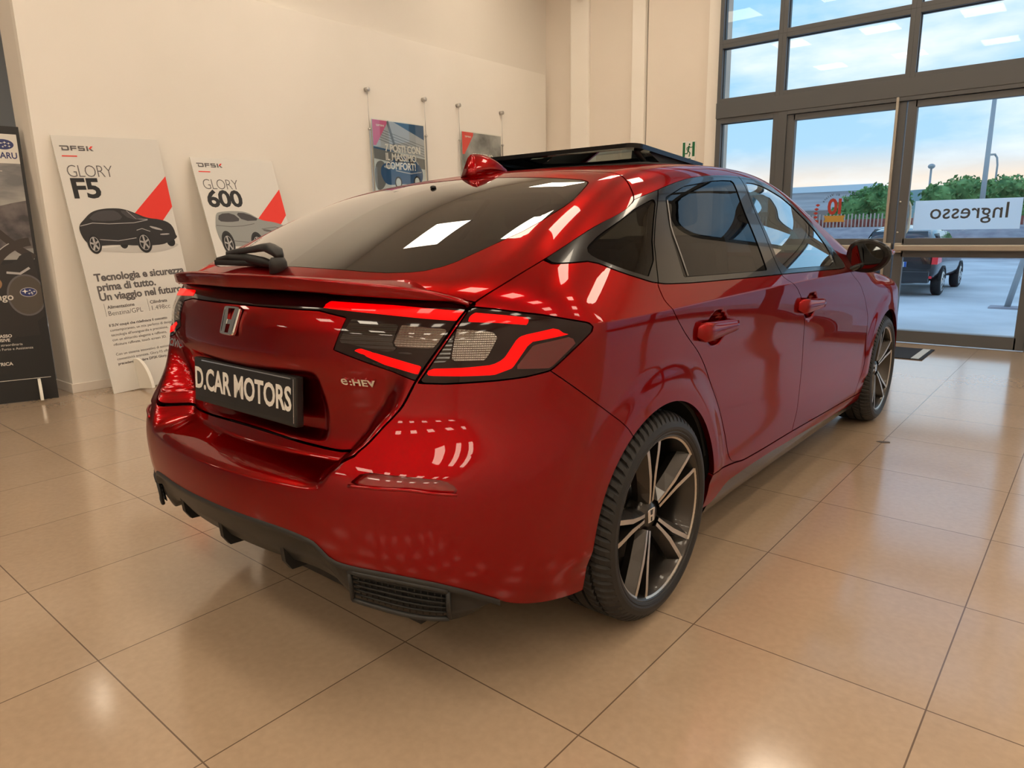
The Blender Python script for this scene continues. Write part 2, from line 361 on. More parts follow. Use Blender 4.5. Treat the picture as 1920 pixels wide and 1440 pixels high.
# ---- emergency exit sign on the plaster
m_green = mat('exit_green', (.01, .14, .055), .4)
ex = thing('exit_sign', (-2.02, 6.096, 2.02), 0, 'green and white emergency exit sign with running man on the back wall', 'sign')
box('sign_plate', -.085, .085, -.004, .003, -.11, .10, m_white, ex)
box('green_door_frame', -.075, -.045, -.006, -.004, -.07, .09, m_green, ex); box('green_edge', .045, .075, -.006, -.004, -.07, .09, m_green, ex)
rb = bmesh.new()
def limb(pts, wd):
    for (x0, z0), (x1, z1) in zip(pts, pts[1:]):
        d = Vector((x1-x0, 0, z1-z0)).normalized(); p = Vector((-d.z, 0, d.x))*wd
        q = [Vector((x0, -.0055, z0))-p-d*wd*.5, Vector((x1, -.0055, z1))-p+d*wd*.5, Vector((x1, -.0055, z1))+p+d*wd*.5, Vector((x0, -.0055, z0))+p-d*wd*.5]
        rb.faces.new([rb.verts.new(v) for v in q])
limb([(.004, .045), (-.006, -.005)], .011); limb([(-.006, -.005), (.018, -.03), (.008, -.068)], .006); limb([(-.006, -.005), (-.018, -.035), (-.045, -.035)], .006)
limb([(.004, .04), (.028, .03), (.045, .035)], .0045); limb([(.002, .04), (-.022, .028), (-.022, .005)], .0045)
cc = [rb.verts.new((.010+.011*math.cos(t), -.0055, .066+.011*math.sin(t))) for t in np.linspace(0, 2*math.pi, 14)[:-1]]; rb.faces.new(cc)
from_bm('running_figure', rb, m_green, ex)
box('green_footer', -.02, .03, -.006, -.004, -.098, -.088, m_green, ex)

# ---- small camera under the ceiling on the pier
sc = thing('security_camera', (-3.52, 6.04, 3.98), 0, 'small black and white security camera high on the pier', 'camera')
lathe('camera_body', [(-.03, .001), (-.03, .05), (.03, .056), (.06, .05), (.06, .001)], m_white, sc, 24, 'z')
bm = bmesh.new(); bmesh.ops.create_uvsphere(bm, u_segments=20, v_segments=12, radius=.042); from_bm('dome', bm, m_black, sc, True).location = (0, -.005, -.03)
tube('cable', [(.05, .02, .0), (.15, .03, .0), (.4, .05, .03), (.75, .055, .05)], .008, m_wall2, sc)

# ---- door mat and the scrap on the floor
mt = thing('door_mat', (.21, 5.29, 0), 0, 'black entrance mat with red emblem lying in front of the glass doors', 'mat')
m_mat = mat('black_mat', (.012, .012, .014), .85)
bm = bmesh.new(); bm_box(bm, -.55, .53, -.30, .31, 0, .008, .003); from_bm('mat_pad', bm, m_mat, mt)
box('pale_stripe', .44, .50, -.28, .29, .008, .0088, mat('mat_grey', (.45, .5, .52), .8), mt)
eb = bmesh.new()
for sx in (-1, 1):
    bm_prism(eb, [(sx*.02, -.12), (sx*.16, -.09), (sx*.20, .0), (sx*.13, .10), (sx*.09, .08), (sx*.14, 0), (sx*.11, -.05), (sx*.02, -.075)], .0008, lambda x, y, z: Vector((x, y, .008+z)))
bmesh.ops.recalc_face_normals(eb, faces=eb.faces); from_bm('red_emblem', eb, mat('mat_red', (.30, .02, .02), .7), mt)
sp_ = prism('floor_scrap', [(-.03, -.012), (.0, -.02), (.035, .004), (.03, .022), (.004, .016), (-.02, .006)], .002, mat('scrap_grey', (.10, .085, .08), .8), None)
sp_.location = (1.018, 2.291, .0005); tag(sp_, 'small dark scrap stuck on a tile joint beside the car', 'scrap')

# ---- ceiling lights (seen in every reflection)
m_lamp = mat('led_panel', (.9, .9, .9), .6, emit=PANEL_COLOR, estr=PANEL_STRENGTH)
lx = [-3.1, -1.6, -.1, 1.4, 2.9, 4.5, 6.0]; ly = [-10, -7.6, -5.3, -3.0, -.5, 2.0, 4.55]
proto = None
for j, yy in enumerate(ly):
    for i, xx in enumerate(lx):
        if proto is None:
            proto = thing('ceiling_light', (xx, yy, CZ), 0, None, 'ceiling light', 'square light panels in the ceiling')
            kids = [box('diffuser', -.285, .285, -.285, .285, -.012, -.006, m_lamp, proto)]
            fb = bmesh.new()
            for (a, b_, c, d) in ((-.30, -.285, -.30, .30), (.285, .30, -.30, .30), (-.285, .285, -.30, -.285), (-.285, .285, .285, .30)): bm_box(fb, a, b_, c, d, -.014, 0)
            kids.append(from_bm('panel_frame', fb, m_white, proto)); t = proto
        else:
            t = proto.copy(); COL.objects.link(t); t.location = (xx, yy, CZ)
            for k in kids:
                q = k.copy(); COL.objects.link(q); q.parent = t
        t['label'] = 'square white light panel set flush in the showroom ceiling'
for yy in (-8, -3.5, 1):
    t = proto.copy(); COL.objects.link(t); t.location = (-7, yy, CZ)
    for k in kids:
        q = k.copy(); COL.objects.link(q); q.parent = t
# ================================================================== DISPLAY BOARDS AND POSTERS
m_board = mat('board_white', (.72, .70, .66), .5)
m_board_edge = mat('board_edge', (.80, .77, .70), .5)
m_carblk = mat('print_car_black', (.022, .020, .021), .45); m_cargrey = mat('print_car_grey', (.30, .31, .30), .45)
m_gl_print = mat('print_glass', (.055, .05, .055), .4); m_lite = mat('print_light', (.42, .40, .40), .45); m_mid = mat('print_mid', (.11, .10, .105), .45)
m_tyre_print = mat('print_tyre', (.012, .012, .012), .5); m_shadow_ink = mat('print_pale_grey', (.55, .53, .50), .5)
TR = Matrix.Translation
def smooth_poly(pts, it=2):
    P = [np.array(p, float) for p in pts]
    for _ in range(it):
        Q = []
        for i in range(len(P)):
            a, b = P[i], P[(i+1) % len(P)]
            Q += [a*.75+b*.25, a*.25+b*.75]
        P = Q
    return [tuple(p) for p in P]
def disc(cx, cy, rx, ry, n=28): return [(cx+rx*math.cos(t), cy+ry*math.sin(t)) for t in np.linspace(0, 2*math.pi, n+1)[:-1]]
def ring_strip(name, pts_list, m, parent, z):
    bm = bmesh.new()
    for pts in pts_list: bm_prism(bm, pts, .0004, lambda x, y, h: Vector((x, y, z+h)))
    bmesh.ops.recalc_face_normals(bm, faces=bm.faces); return from_bm(name, bm, m, parent)
def stroke(pts, w):
    out1, out2 = [], []
    for i, p in enumerate(pts):
        a = np.array(pts[max(i-1, 0)], float); b = np.array(pts[min(i+1, len(pts)-1)], float); d = b-a; d /= np.linalg.norm(d); q = np.array([-d[1], d[0]])*w/2
        out1.append(tuple(np.array(p)+q)); out2.append(tuple(np.array(p)-q))
    return out1+out2[::-1]
def board(name, BL, ey, W, H, label, front=None):
    ey = Vector(ey).normalized(); ex = Vector((0, 1, 0)); 
    if name == 'subaru': pass
    ex = (front or ex); ex = Vector(ex); ex = (ex-ey*ex.dot(ey)).normalized()
    o = thing('display_board', (0, 0, 0), 0, label, 'display board', 'cardboard display boards along the wall')
    o.matrix_world = frame_mat(BL, ex, ey)
    box('panel', 0, W, 0, H, -.010, 0, m_board, o)
    return o
def foot(o, s, zrot=0):
    # curved fin standing on the floor in front of the board
    pts = [(0, .0), (.0, .235)] + [(.03+.20*math.sin(t), .235*math.cos(t)**1.0) for t in np.linspace(.12, math.pi/2, 10)]
    f = prism('foot', pts, .022, m_board_edge, o, lambda x, y, z: Vector((s-.011+z, y, .001+x)))
    return f
def logo(o, x, y, w):
    # squared sans letters D F S K, the K's upper stroke in red
    h = w*.155; k = []
    D = [[(0, h), (.24*w, h), (.27*w, h*.86), (.27*w, h*.14), (.24*w, 0), (.05*w, 0), (.05*w, h*.62), (.09*w, h*.62), (.09*w, .26*h), (.21*w, .26*h), (.22*w, .32*h), (.22*w, .70*h), (.20*w, .76*h), (0, .76*h)]]
    F = [[(.32*w, h), (.50*w, h), (.50*w, .76*h), (.36*w, .76*h), (.36*w, .60*h), (.49*w, .60*h), (.49*w, .37*h), (.36*w, .37*h), (.36*w, 0), (.31*w, 0), (.31*w, .9*h)]]
    S = [[(.55*w, h), (.73*w, h), (.73*w, .77*h), (.59*w, .77*h), (.59*w, .62*h), (.73*w, .62*h), (.74*w, .55*h), (.74*w, .07*h), (.72*w, 0), (.54*w, 0), (.54*w, .23*h), (.69*w, .23*h), (.69*w, .39*h), (.56*w, .39*h), (.54*w, .46*h), (.54*w, .93*h)]]
    K = [[(.79*w, 0), (.79*w, h), (.84*w, h), (.84*w, 0)], [(.86*w, .50*h), (.90*w, .60*h), (1.0*w, 0), (.93*w, 0)]]
    KR = [[(.86*w, .50*h), (.93*w, h), (1.0*w, h), (.91*w, .40*h)]]
    sh = lambda P: [[(x+a, y+b) for a, b in p] for p in P]
    ring_strip('logo_letters', sh(D+F+S+K), m_grey_print, o, .0012); ring_strip('logo_accent', sh(KR), m_red_print, o, .0014)
def car_print(o, x, y, s, body, suv=False):
    # three-quarter printed car, nose to the right; unit width 1 scaled by s
    g = lambda P: [(x+a*s, y+b*s) for a, b in P]
    pr = bpy.data.objects.new('printed_car', None); link(pr, o)
    if not suv:
        sil = [(.0, .24), (.015, .305), (.06, .345), (.14, .42), (.23, .452), (.36, .462), (.48, .45), (.60, .395), (.70, .345), (.84, .325), (.93, .285), (.965, .22), (.97, .15), (.985, .125), (.94, .095), (.86, .07), (.80, .05), (.60, .05), (.30, .085), (.10, .075), (.03, .13)]
        win = [(.10, .345), (.19, .425), (.30, .44), (.40, .435), (.46, .345), (.30, .325)]
        ws = [(.425, .432), (.50, .435), (.61, .375), (.67, .335), (.52, .335)]
        wheels = [(.115, .10, .058, .098), (.615, .085, .068, .108)]; far = [(.40, .085, .04, .05), (.90, .075, .045, .05)]
        lines = [[(.02, .29), (.14, .315), (.30, .30), (.55, .30), (.70, .325)], [(.17, .145), (.35, .12), (.54, .14)], [(.56, .22), (.62, .235), (.70, .20)], [(.50, .43), (.58, .34), (.70, .33)]]
        lights = [[(.69, .265), (.80, .235), (.85, .20), (.74, .225)], [(.80, .17), (.90, .17), (.90, .155), (.80, .155)]]
    else:
        sil = [(.02, .16), (.0, .32), (.02, .40), (.05, .50), (.10, .525), (.30, .535), (.46, .52), (.60, .43), (.66, .405), (.80, .385), (.93, .34), (.985, .27), (.99, .16), (.96, .08), (.80, .03), (.60, .04), (.30, .10), (.08, .09)]
        win = [(.055, .41), (.09, .50), (.26, .51), (.36, .41), (.20, .395)]
        ws = [(.30, .512), (.45, .505), (.62, .41), (.38, .405)]
        wheels = [(.115, .13, .068, .13), (.50, .10, .075, .135)]; far = [(.93, .06, .04, .06)]
        lines = [[(.02, .36), (.20, .34), (.36, .345), (.52, .37)], [(.14, .17), (.40, .135)], [(.60, .30), (.80, .32), (.97, .27)]]
        lights = [[(.60, .30), (.72, .285), (.74, .26), (.64, .265)], [(.84, .26), (.98, .25), (.97, .15), (.86, .14)]]
    ring_strip('ground_shadow', [g(smooth_poly([(.03, .055), (.2, .015), (.6, -.03), (.85, -.02), (1.02, .05), (.8, .07)]))], m_shadow_ink, pr, .0010)
    ring_strip('far_wheel', [g(disc(*q)) for q in far], m_tyre_print, pr, .0014)
    ring_strip('body', [g(smooth_poly(sil, 2))], body, pr, .0018)
    ring_strip('glass', [g(smooth_poly(win, 1)), g(smooth_poly(ws, 1))], m_gl_print, pr, .0023)
    ring_strip('highlight', [g(stroke(q, .007)) for q in lines]+[g(smooth_poly(q, 1)) for q in lights], m_lite if not suv else m_grey_print, pr, .0023)
    ring_strip('wheel_arch', [g(disc(cx, cy+.012, rx*1.16, ry*1.14)) for cx, cy, rx, ry in wheels], m_carblk, pr, .0023)
    for cx, cy, rx, ry in wheels:
        ring_strip('tyre', [g(disc(cx, cy, rx, ry))], m_tyre_print, pr, .0028); rims = []
        rims.append(stroke(g(disc(cx, cy, rx*.74, ry*.74)) + g(disc(cx, cy, rx*.74, ry*.74))[:1], .006*s))
        for k in range(5):
            a = 2*math.pi*k/5+.4
            rims.append(stroke(g([(cx, cy), (cx+rx*.7*math.cos(a), cy+ry*.7*math.sin(a))]), .018*s))
        ring_strip('rim', rims, m_lite, pr, .0033)
    return pr
def glory(o, W, name, para=True, suv=False):
    ax = .040
    logo(o, ax, 1.795, .225)
    ring_strip('red_rule', [[(ax+.002, 1.752), (ax+.103, 1.752), (ax+.103, 1.760), (ax+.002, 1.760)]], m_red_print, o, .0012)
    text('model_line', 'GLORY', .128, m_grey_print, o, TR((ax+.004, 1.606, .001)), .0003, -.0022, 'LEFT', .88, .84)
    text('model_name', name, .198, m_black, o, TR((ax+.008, 1.458, .001)), .0003, .0058, 'LEFT', .94, 1.12)
    ring_strip('red_slash', [[(W, 1.615), (W, 1.375), (W-.125, 1.240), (W-.31, 1.325)]], m_red_print, o, .0011)
def paras(o, lines, x, y, size, lead, boldset=()):
    for i, s in enumerate(lines):
        text('body_text', s, size, m_grey_print, o, TR((x, y-lead*i, .001)), .0002, .0006 if i in boldset else 0, 'LEFT', 1.0, 1.0)

f5 = board('f5', (-3.815, .262, 0), (-.27, -.075, 1.885), .755, 1.90, 'white leaning display board printed GLORY F5 with a black coupe')
glory(f5, .755, 'F5')
car_print(f5, .035, 1.045, .72, m_carblk)
for i, s in enumerate(('Tecnologia e sicurezza', 'prima di tutto.', 'Un viaggio nel futuro.')):
    text('headline', s, .078, m_grey_print, f5, TR((.058, .845-.073*i, .001)), .0002, .0026, 'LEFT', .98, .97)
ring_strip('column_rule', [[(.078, .578), (.080, .578), (.080, .675), (.078, .675)], [(.395, .578), (.397, .578), (.397, .675), (.395, .675)]], m_grey_print, f5, .001)
text('spec_title', 'Alimentazione', .034, m_grey_print, f5, TR((.098, .634, .001)), .0002, .0008); text('spec_value', 'Benzina/GPL', .050, m_grey_print, f5, TR((.092, .582, .001)), .0002, -.0004)
text('spec_title', 'Cilindrata', .034, m_grey_print, f5, TR((.412, .634, .001)), .0002, .0008); text('spec_value', '1.498cc', .050, m_grey_print, f5, TR((.408, .582, .001)), .0002, -.0004)
paras(f5, ["Il SUV coupé che ridefinisce il concetto", "contemporaneo, un mix perfetto di design,", "tecnologia all'avanguardia e precisione,", "con un abitacolo elegante e raffinato,", "rifiniture raffinate, touch screen 3D."], .078, .500, .0275, .0365, (0,))
paras(f5, ["Con un sistema innovativo di assistenza,", "connettività avanzata, Glory F5 offre", "precedenti. Guidare DFSK Glory."], .078, .280, .0275, .0365, (2,))
foot(f5, .20); foot(f5, .62)

s6 = board('600', (-3.54, 1.215, 0), (-.55, -.03, 1.835), .755, 1.87, 'white leaning display board printed GLORY 600 with a grey SUV')
sub = Matrix.Translation((0, -.03, 0))
glory(s6, .755, '600', suv=True)
car_print(s6, .055, 1.045, .70, m_cargrey, True)
foot(s6, .20); foot(s6, .62)
for o, dz in ((s6, -.005),):
    for c in o.children:
        if c.name.split('.')[0] not in ('panel', 'foot'): c.location.y += dz

# dark board at the far left, cut by the frame
ey = Vector((-.25, .095, 1.96)); ex = Vector((-.14, .70, 0))
exn = Vector((.24, .97, 0))
sb = thing('display_board', (0, 0, 0), 0, 'black display board with white header and steering wheel picture at the far left', 'display board', 'cardboard display boards along the wall')
W = .86
eyn = ey.normalized(); exn = (exn-eyn*exn.dot(eyn)).normalized()
BR = Vector((-4.045, -.035, 0)); BL = BR-exn*W
sb.matrix_world = frame_mat(BL, exn, eyn)
H = 1.96
box('panel', 0, W, 0, H, -.010, 0, m_black, sb)
box('header', 0, W-.02, 1.70, 1.905, .0005, .001, m_board, sb)
m_photo_sky = mat('print_pale_sky', (.30, .30, .29), .4); noise_tint(m_photo_sky, 3, (.36, .35, .33), (.16, .16, .17), 4, stretch=(1, 3, 1))
m_rock = mat('print_rock', (.09, .08, .085), .5); noise_tint(m_rock, 9, (.05, .045, .05), (.15, .13, .13), 5)
m_dash = mat('print_dash', (.02, .017, .017), .4); m_grip = mat('print_grip', (.035, .025, .022), .35); m_hub = mat('print_hub', (.075, .062, .05), .4); m_skin = mat('print_tan', (.30, .16, .08), .45)
m_blue = mat('print_blue', (.02, .03, .14), .4)
ring_strip('windscreen_view', [[(0, 1.70), (W-.02, 1.70), (W-.02, 1.02), (0, 1.02)]], m_photo_sky, sb, .0006)
ring_strip('mountains', [[(0, 1.36), (.30, 1.33), (.55, 1.36), (.75, 1.42), (W-.02, 1.44), (W-.02, 1.10), (0, 1.05)]], m_rock, sb, .0010)
ring_strip('pillar', [stroke([(W-.34, 1.36), (W-.22, 1.22), (W-.10, 1.09), (W-.02, 1.03)], .05)], m_grip, sb, .0013)
ring_strip('dashboard', [smooth_poly([(0, 1.10), (.40, 1.08), (.62, .98), (W-.14, 1.0), (W-.10, 1.06), (W-.02, 1.08), (W-.01, .45), (0, .45)], 1)], m_dash, sb, .0016)
ring_strip('wheel_rim', [stroke([(W+.29*math.cos(a), .86+.29*math.sin(a)) for a in np.linspace(1.69, 3.5, 26)], .060)], m_grip, sb, .0020)
ring_strip('wheel_stitching', [stroke([(W+.318*math.cos(a), .86+.318*math.sin(a)) for a in np.linspace(2.1, 3.2, 22)], .006)], m_lite, sb, .0024)
ring_strip('spoke', [stroke([(W-.30, .80), (W-.16, .80)], .09), stroke([(W-.13, .66), (W-.12, .47)], .13)], m_dash, sb, .0024)
ring_strip('hub_trim', [[(min(x, W-.008), y) for x, y in disc(W-.10, .765, .118, .150, 40)]], m_mid, sb, .0028)
ring_strip('airbag_cover', [[(min(x, W-.008), y) for x, y in disc(W-.10, .765, .106, .138, 40)]], m_hub, sb, .0031)
ring_strip('badge_rim', [disc(W-.088, .785, .052, .034)], m_lite, sb, .0034); ring_strip('badge', [disc(W-.088, .785, .047, .030)], m_blue, sb, .0037)
star = lambda cx, cy, r: [(cx+(r if k % 2 == 0 else r*.32)*math.cos(math.pi/2+k*math.pi/4), cy+(r if k % 2 == 0 else r*.32)*.8*math.sin(math.pi/2+k*math.pi/4)) for k in range(8)]
ring_strip('badge_stars', [star(W-.108, .792, .022)]+[star(W-.085+.016*k, .782+.007*((k*7) % 3-1), .010) for k in range(3)]+[star(W-.078, .798, .009), star(W-.066, .772, .008)], m_white, sb, .0040)
ring_strip('hand', [smooth_poly([(W-.40, .93), (W-.28, .92), (W-.225, .86), (W-.26, .80), (W-.38, .80)], 2)], m_skin, sb, .0030)
ring_strip('stalk', [stroke([(W-.20, .93), (W-.12, .92), (W-.06, .96)], .016)], m_lite, sb, .0028)
# header emblem and name
ring_strip('emblem_oval', [disc(W-.105, 1.832, .062, .036, 40)], m_blue, sb, .0016)
ring_strip('emblem_stars', [star(W-.128, 1.84, .024)]+[star(W-.095, 1.845, .012), star(W-.072, 1.84, .011), star(W-.093, 1.824, .010), star(W-.070, 1.820, .010), star(W-.108, 1.815, .009)], m_white, sb, .0020)
text('brand_name', 'SUBARU', .060, m_blue, sb, TR((W-.030, 1.735, .0016)), .0003, .0014, 'RIGHT', 1.0, .86)
m_pw = mat('print_warm_white', (.62, .58, .53), .5)
for s, x, y, sz, bd in (('T', W-.13, 1.59, .085, -.0015), ('lungo', W-.18, .735, .070, .001), ('u.', W-.275, .675, .070, .001), ('u', W-.30, .612, .045, .001), ('di', W-.29, .548, .034, 0), ('BILE PASSO', W-.225, .470, .030, .001), ('INCLUSIVE', W-.24, .440, .030, .001), ('ne e straordinaria', W-.17, .408, .025, 0), ('ndio e Furto e Assistenza', W-.11, .378, .025, 0), ('ELETTRICA', W-.245, .270, .032, .001)):
    text('print_line', s, sz, m_pw, sb, TR((x, y, .0036)), .0002, bd, 'RIGHT')
ring_strip('footer_rule', [[(0, .158), (W-.03, .158), (W-.03, .162), (0, .162)]], m_pw, sb, .0010)
pf = [(0, 0), (0, .155)]+[(.015+.12*math.sin(t), .155*math.cos(t)) for t in np.linspace(.1, math.pi/2, 9)]
prism('foot', pf, .018, m_board_edge, sb, lambda x, y, z: Vector((W-.115+z, y, .004+x)))
prism('foot', pf, .018, m_board_edge, sb, lambda x, y, z: Vector((.12+z, y, .004+x)))

# ---- two posters hanging on wires on the left wall
m_acry = thin_glass('acrylic', (.97, .98, .97)); m_sky_print = mat('poster_sky', (.03, .10, .22), .35)
m_silver = mat('poster_silver', (.42, .46, .52), .35); m_pbl = mat('poster_blue', (.02, .085, .22), .35); m_pink = mat('poster_pink', (.62, .13, .28), .35)
m_pgrey = mat('poster_grey', (.16, .17, .18), .35); m_cloud = mat('poster_clouds', (.2, .2, .2), .4); noise_tint(m_cloud, 3.4, (.50, .51, .52), (.085, .09, .095), 5)
m_dusk = mat('poster_ground', (.10, .08, .085), .4); m_pale = mat('poster_pale', (.58, .66, .70), .35)
def poster(y0, y1, label, red, body):
    o = thing('hanging_poster', (XL+.03, y0, 1.52), 0, label, 'poster', 'wire-hung posters on the left wall')
    o.rotation_euler = (math.pi/2, 0, math.pi/2)      # local x along the wall, y up, z into the room
    W = y1-y0; H = .765
    box('backing', 0, W, 0, H, -.004, 0, m_pale, o)
    for x in (-.035, W+.035):
        tube('wire', [(x, H-.12, 0), (x, 1.03, -.004)], .0025, m_steel, o, 6)
        lathe('wall_knob', [(-.03, .0005), (-.03, .022), (.018, .022), (.022, .016), (.022, .0005)], m_steel, o, 20, 'z').location = (x, 1.045, 0)
        lathe('wire_clip', [(-.01, .0005), (-.01, .012), (.012, .012), (.012, .0005)], m_steel, o, 14, 'z').location = (x, H-.10, 0)
        box('side_rail', x-.006, x+.006, .0, H-.10, -.006, .004, m_steel, o)
    body(o, W, H)
    gl = box('acrylic_cover', -.015, W+.015, -.015, H+.01, .006, .009, m_acry, o)
    ring_strip('red_corner', [[(0, H), (.19, H), (.19, H-.03), (.035, H-.25), (0, H-.25)]], red, o, .0030)
    logo(o, .045, H-.06, .11)
    for c in o.children:
        if c.name.startswith('logo') and c.data: c.data.materials.clear(); c.data.materials.append(m_white); c.location.z = .003
    return o
def p1(o, W, H):
    ring_strip('sky', [[(0, H), (W, H), (W, H-.3), (0, H-.3)]], m_sky_print, o, .0008)
    ring_strip('building', [[(.10, H), (.28, H), (W, H-.15), (W, H-.34), (.0, H-.26), (0, H-.12)]], m_silver, o, .0014)
    ring_strip('building_beam', [stroke([(.0+.02*k, H-.17+.022*k), (W, H-.33+.028*k)], .006) for k in range(5)]+[stroke([(.20, H), (.30, H-.28)], .03)], m_pgrey, o, .0018)
    ring_strip('overpass', [[(0, H-.28), (W, H-.35), (W, H-.46), (0, H-.38)]], m_pgrey, o, .0018)
    ring_strip('terrace', [[(0, H-.38), (W, H-.44), (W, .12), (0, .02)]], m_pale, o, .0012)
    ring_strip('bystander', [smooth_poly([(.0, .33), (.10, .38), (.17, .30), (.14, .10), (0, .05)])], m_pgrey, o, .0020)
    ring_strip('road', [[(0, 0), (W, 0), (W, .13), (.35, .10), (0, .05)]], m_dusk, o, .0020)
    g = lambda P: [(a*W, b*H) for a, b in P]
    pr = bpy.data.objects.new('printed_car', None); link(pr, o)
    ring_strip('body', [smooth_poly(g([(.10, .30), (.13, .43), (.30, .47), (.42, .555), (.60, .57), (.78, .545), (.88, .45), (.94, .38), (.95, .27), (.86, .16), (.60, .19), (.40, .17), (.20, .16)]))], m_pbl, pr, .0026)
    ring_strip('roof_line', [stroke(g([(.30, .47), (.42, .55), (.60, .565), (.78, .54), (.86, .46)]), .012)], m_silver, pr, .0030)
    ring_strip('glass', [smooth_poly(g([(.36, .46), (.44, .53), (.56, .54), (.57, .45)]), 1), smooth_poly(g([(.60, .45), (.60, .54), (.74, .52), (.79, .45)]), 1)], m_gl_print, pr, .0030)
    ring_strip('bonnet_shine', [smooth_poly(g([(.14, .40), (.28, .44), (.40, .42), (.30, .37)]), 1), stroke(g([(.40, .36), (.70, .33), (.92, .36)]), .01)], m_silver, pr, .0030)
    for wx, wy in ((.44, .20), (.82, .22)):
        ring_strip('wheel', [disc(wx*W, wy*H, .05, .063)], m_tyre_print, pr, .0034); ring_strip('rim', [disc(wx*W, wy*H, .035, .047)], m_pale, pr, .0038)
    for i, s in enumerate(('7 POSTI CON', 'IL MASSIMO', 'COMFORT!')):
        text('slogan', s, .102, m_white, o, TR((.150, H-.30-.088*i, .0048)), .0003, .0028, 'LEFT', .97, .84)
def p2(o, W, H):
    ring_strip('storm_sky', [[(0, H), (W, H), (W, 0), (0, 0)]], m_cloud, o, .0008)
    for i, s in enumerate(('SPORTIVO,', 'ELEGANTE')):
        text('slogan', s, .098, m_white, o, TR((.165, H-.30-.088*i, .0048)), .0003, .0028, 'LEFT', .97, .84)
poster(3.13, 3.845, 'hanging poster with a blue SUV and pink corner reading 7 posti con il massimo comfort', m_pink, p1)
poster(4.455, 5.15, 'hanging poster with grey storm clouds and red corner reading Sportivo Elegante', m_red_print, p2)
# ================================================================== CAR BODY SURFACE (one smooth implicit shell, cut into panels below)
YC0,YC1,ZS=0.10,2.00,0.985
def pchip(xs,ys):
    xs=np.array(xs,float);ys=np.array(ys,float);h=np.diff(xs);d=np.diff(ys)/h
    m=np.zeros_like(ys);m[0]=d[0];m[-1]=d[-1]
    for i in range(1,len(xs)-1):
        if d[i-1]*d[i]>0:
            w1=2*h[i]+h[i-1];w2=h[i]+2*h[i-1];m[i]=(w1+w2)/(w1/d[i-1]+w2/d[i])
    def f(x):
        x=np.clip(x,xs[0],xs[-1]);i=np.clip(np.searchsorted(xs,x)-1,0,len(xs)-2)
        t=(x-xs[i])/h[i];t2=t*t;t3=t2*t
        return (2*t3-3*t2+1)*ys[i]+(t3-2*t2+t)*h[i]*m[i]+(-2*t3+3*t2)*ys[i+1]+(t3-t2)*h[i]*m[i+1]
    return f
def cspline(xs,ys):
    xs=np.array(xs,float);ys=np.array(ys,float);n=len(xs);h=np.diff(xs);A=np.zeros((n,n));r=np.zeros(n);A[0,0]=A[-1,-1]=1
    for i in range(1,n-1):
        A[i,i-1]=h[i-1];A[i,i]=2*(h[i-1]+h[i]);A[i,i+1]=h[i];r[i]=6*((ys[i+1]-ys[i])/h[i]-(ys[i]-ys[i-1])/h[i-1])
    m=np.linalg.solve(A,r)
    def f(x):
        x=np.clip(x,xs[0],xs[-1]);i=np.clip(np.searchsorted(xs,x)-1,0,n-2);a=xs[i+1]-x;b=x-xs[i];hi=h[i]
        return (m[i]*a**3+m[i+1]*b**3)/(6*hi)+(ys[i]/hi-m[i]*hi/6)*a+(ys[i+1]/hi-m[i+1]*hi/6)*b
    return f
def sm(a,b,x):
    t=np.clip((x-a)/(b-a),0,1);return t*t*(3-2*t)
def smax(a,b,k):
    h=np.maximum(k-np.abs(a-b),0)/k;return np.maximum(a,b)+h*h*k*.25
# ---- centre line of roof, glass and bonnet
Tc=cspline([-1.3,-.85,-.66,-.4,0,.23,.5,.9,1.2,1.45,1.8,2.12,2.36,2.55,3.0,3.4,3.64,3.9],
         [.80,.975,1.055,1.162,1.306,1.357,1.388,1.407,1.410,1.390,1.280,1.125,1.015,.962,.885,.80,.68,.4])
Cr=cspline([-1,-.6,0,.5,1.2,1.6,2.3,2.6,3.6],[.16,.15,.10,.06,.05,.07,.13,.09,.12])
def b_top(x,y): return Tc(y)-Cr(y)*x*x
# ---- half width
Wp=cspline([-1.2,-.9,-.6,-.35,0,.45,1.0,1.6,2.1,2.734,3.1,3.4,3.64,3.9],
         [.80,.846,.876,.892,.900,.889,.887,.889,.893,.900,.885,.84,.76,.6])
Pz=pchip([.0,.16,.22,.30,.40,.52,.66,.80,.90,.935],[-.10,-.06,-.035,-.018,-.011,-.012,-.012,-.006,-.001,0])
def belt(y): return 1.005
Tum=cspline([.935,1.0,1.06,1.12,1.20,1.30,1.42,1.6],[0,-.036,-.071,-.109,-.162,-.222,-.296,-.43])
Nar=cspline([-1,-.6,-.2,.3,1.0,1.8,2.4,3],[.05,.045,.02,.0,0,.008,.045,.05])
def flare(y,z):
    o=0
    for yc in (0,2.734):
        r=np.hypot(y-yc,(z-.30));o=o+.012*sm(.50,.40,r)*sm(.30,.36,z+.0*r)
    return o
def dent(y,z):
    o=0
    for yc,zc in ((.345,.842),(1.305,.822)):
        o=o+.026*sm(.060,.036,np.hypot((y-yc)*.72,z-zc))
    return o
def b_side(y,z):
    zz=np.where(z<.935,Pz(z),Tum(z))
    return Wp(y)+zz-dent(y,z)-Nar(y)*sm(.88,1.25,z)*1.6+flare(y,z)
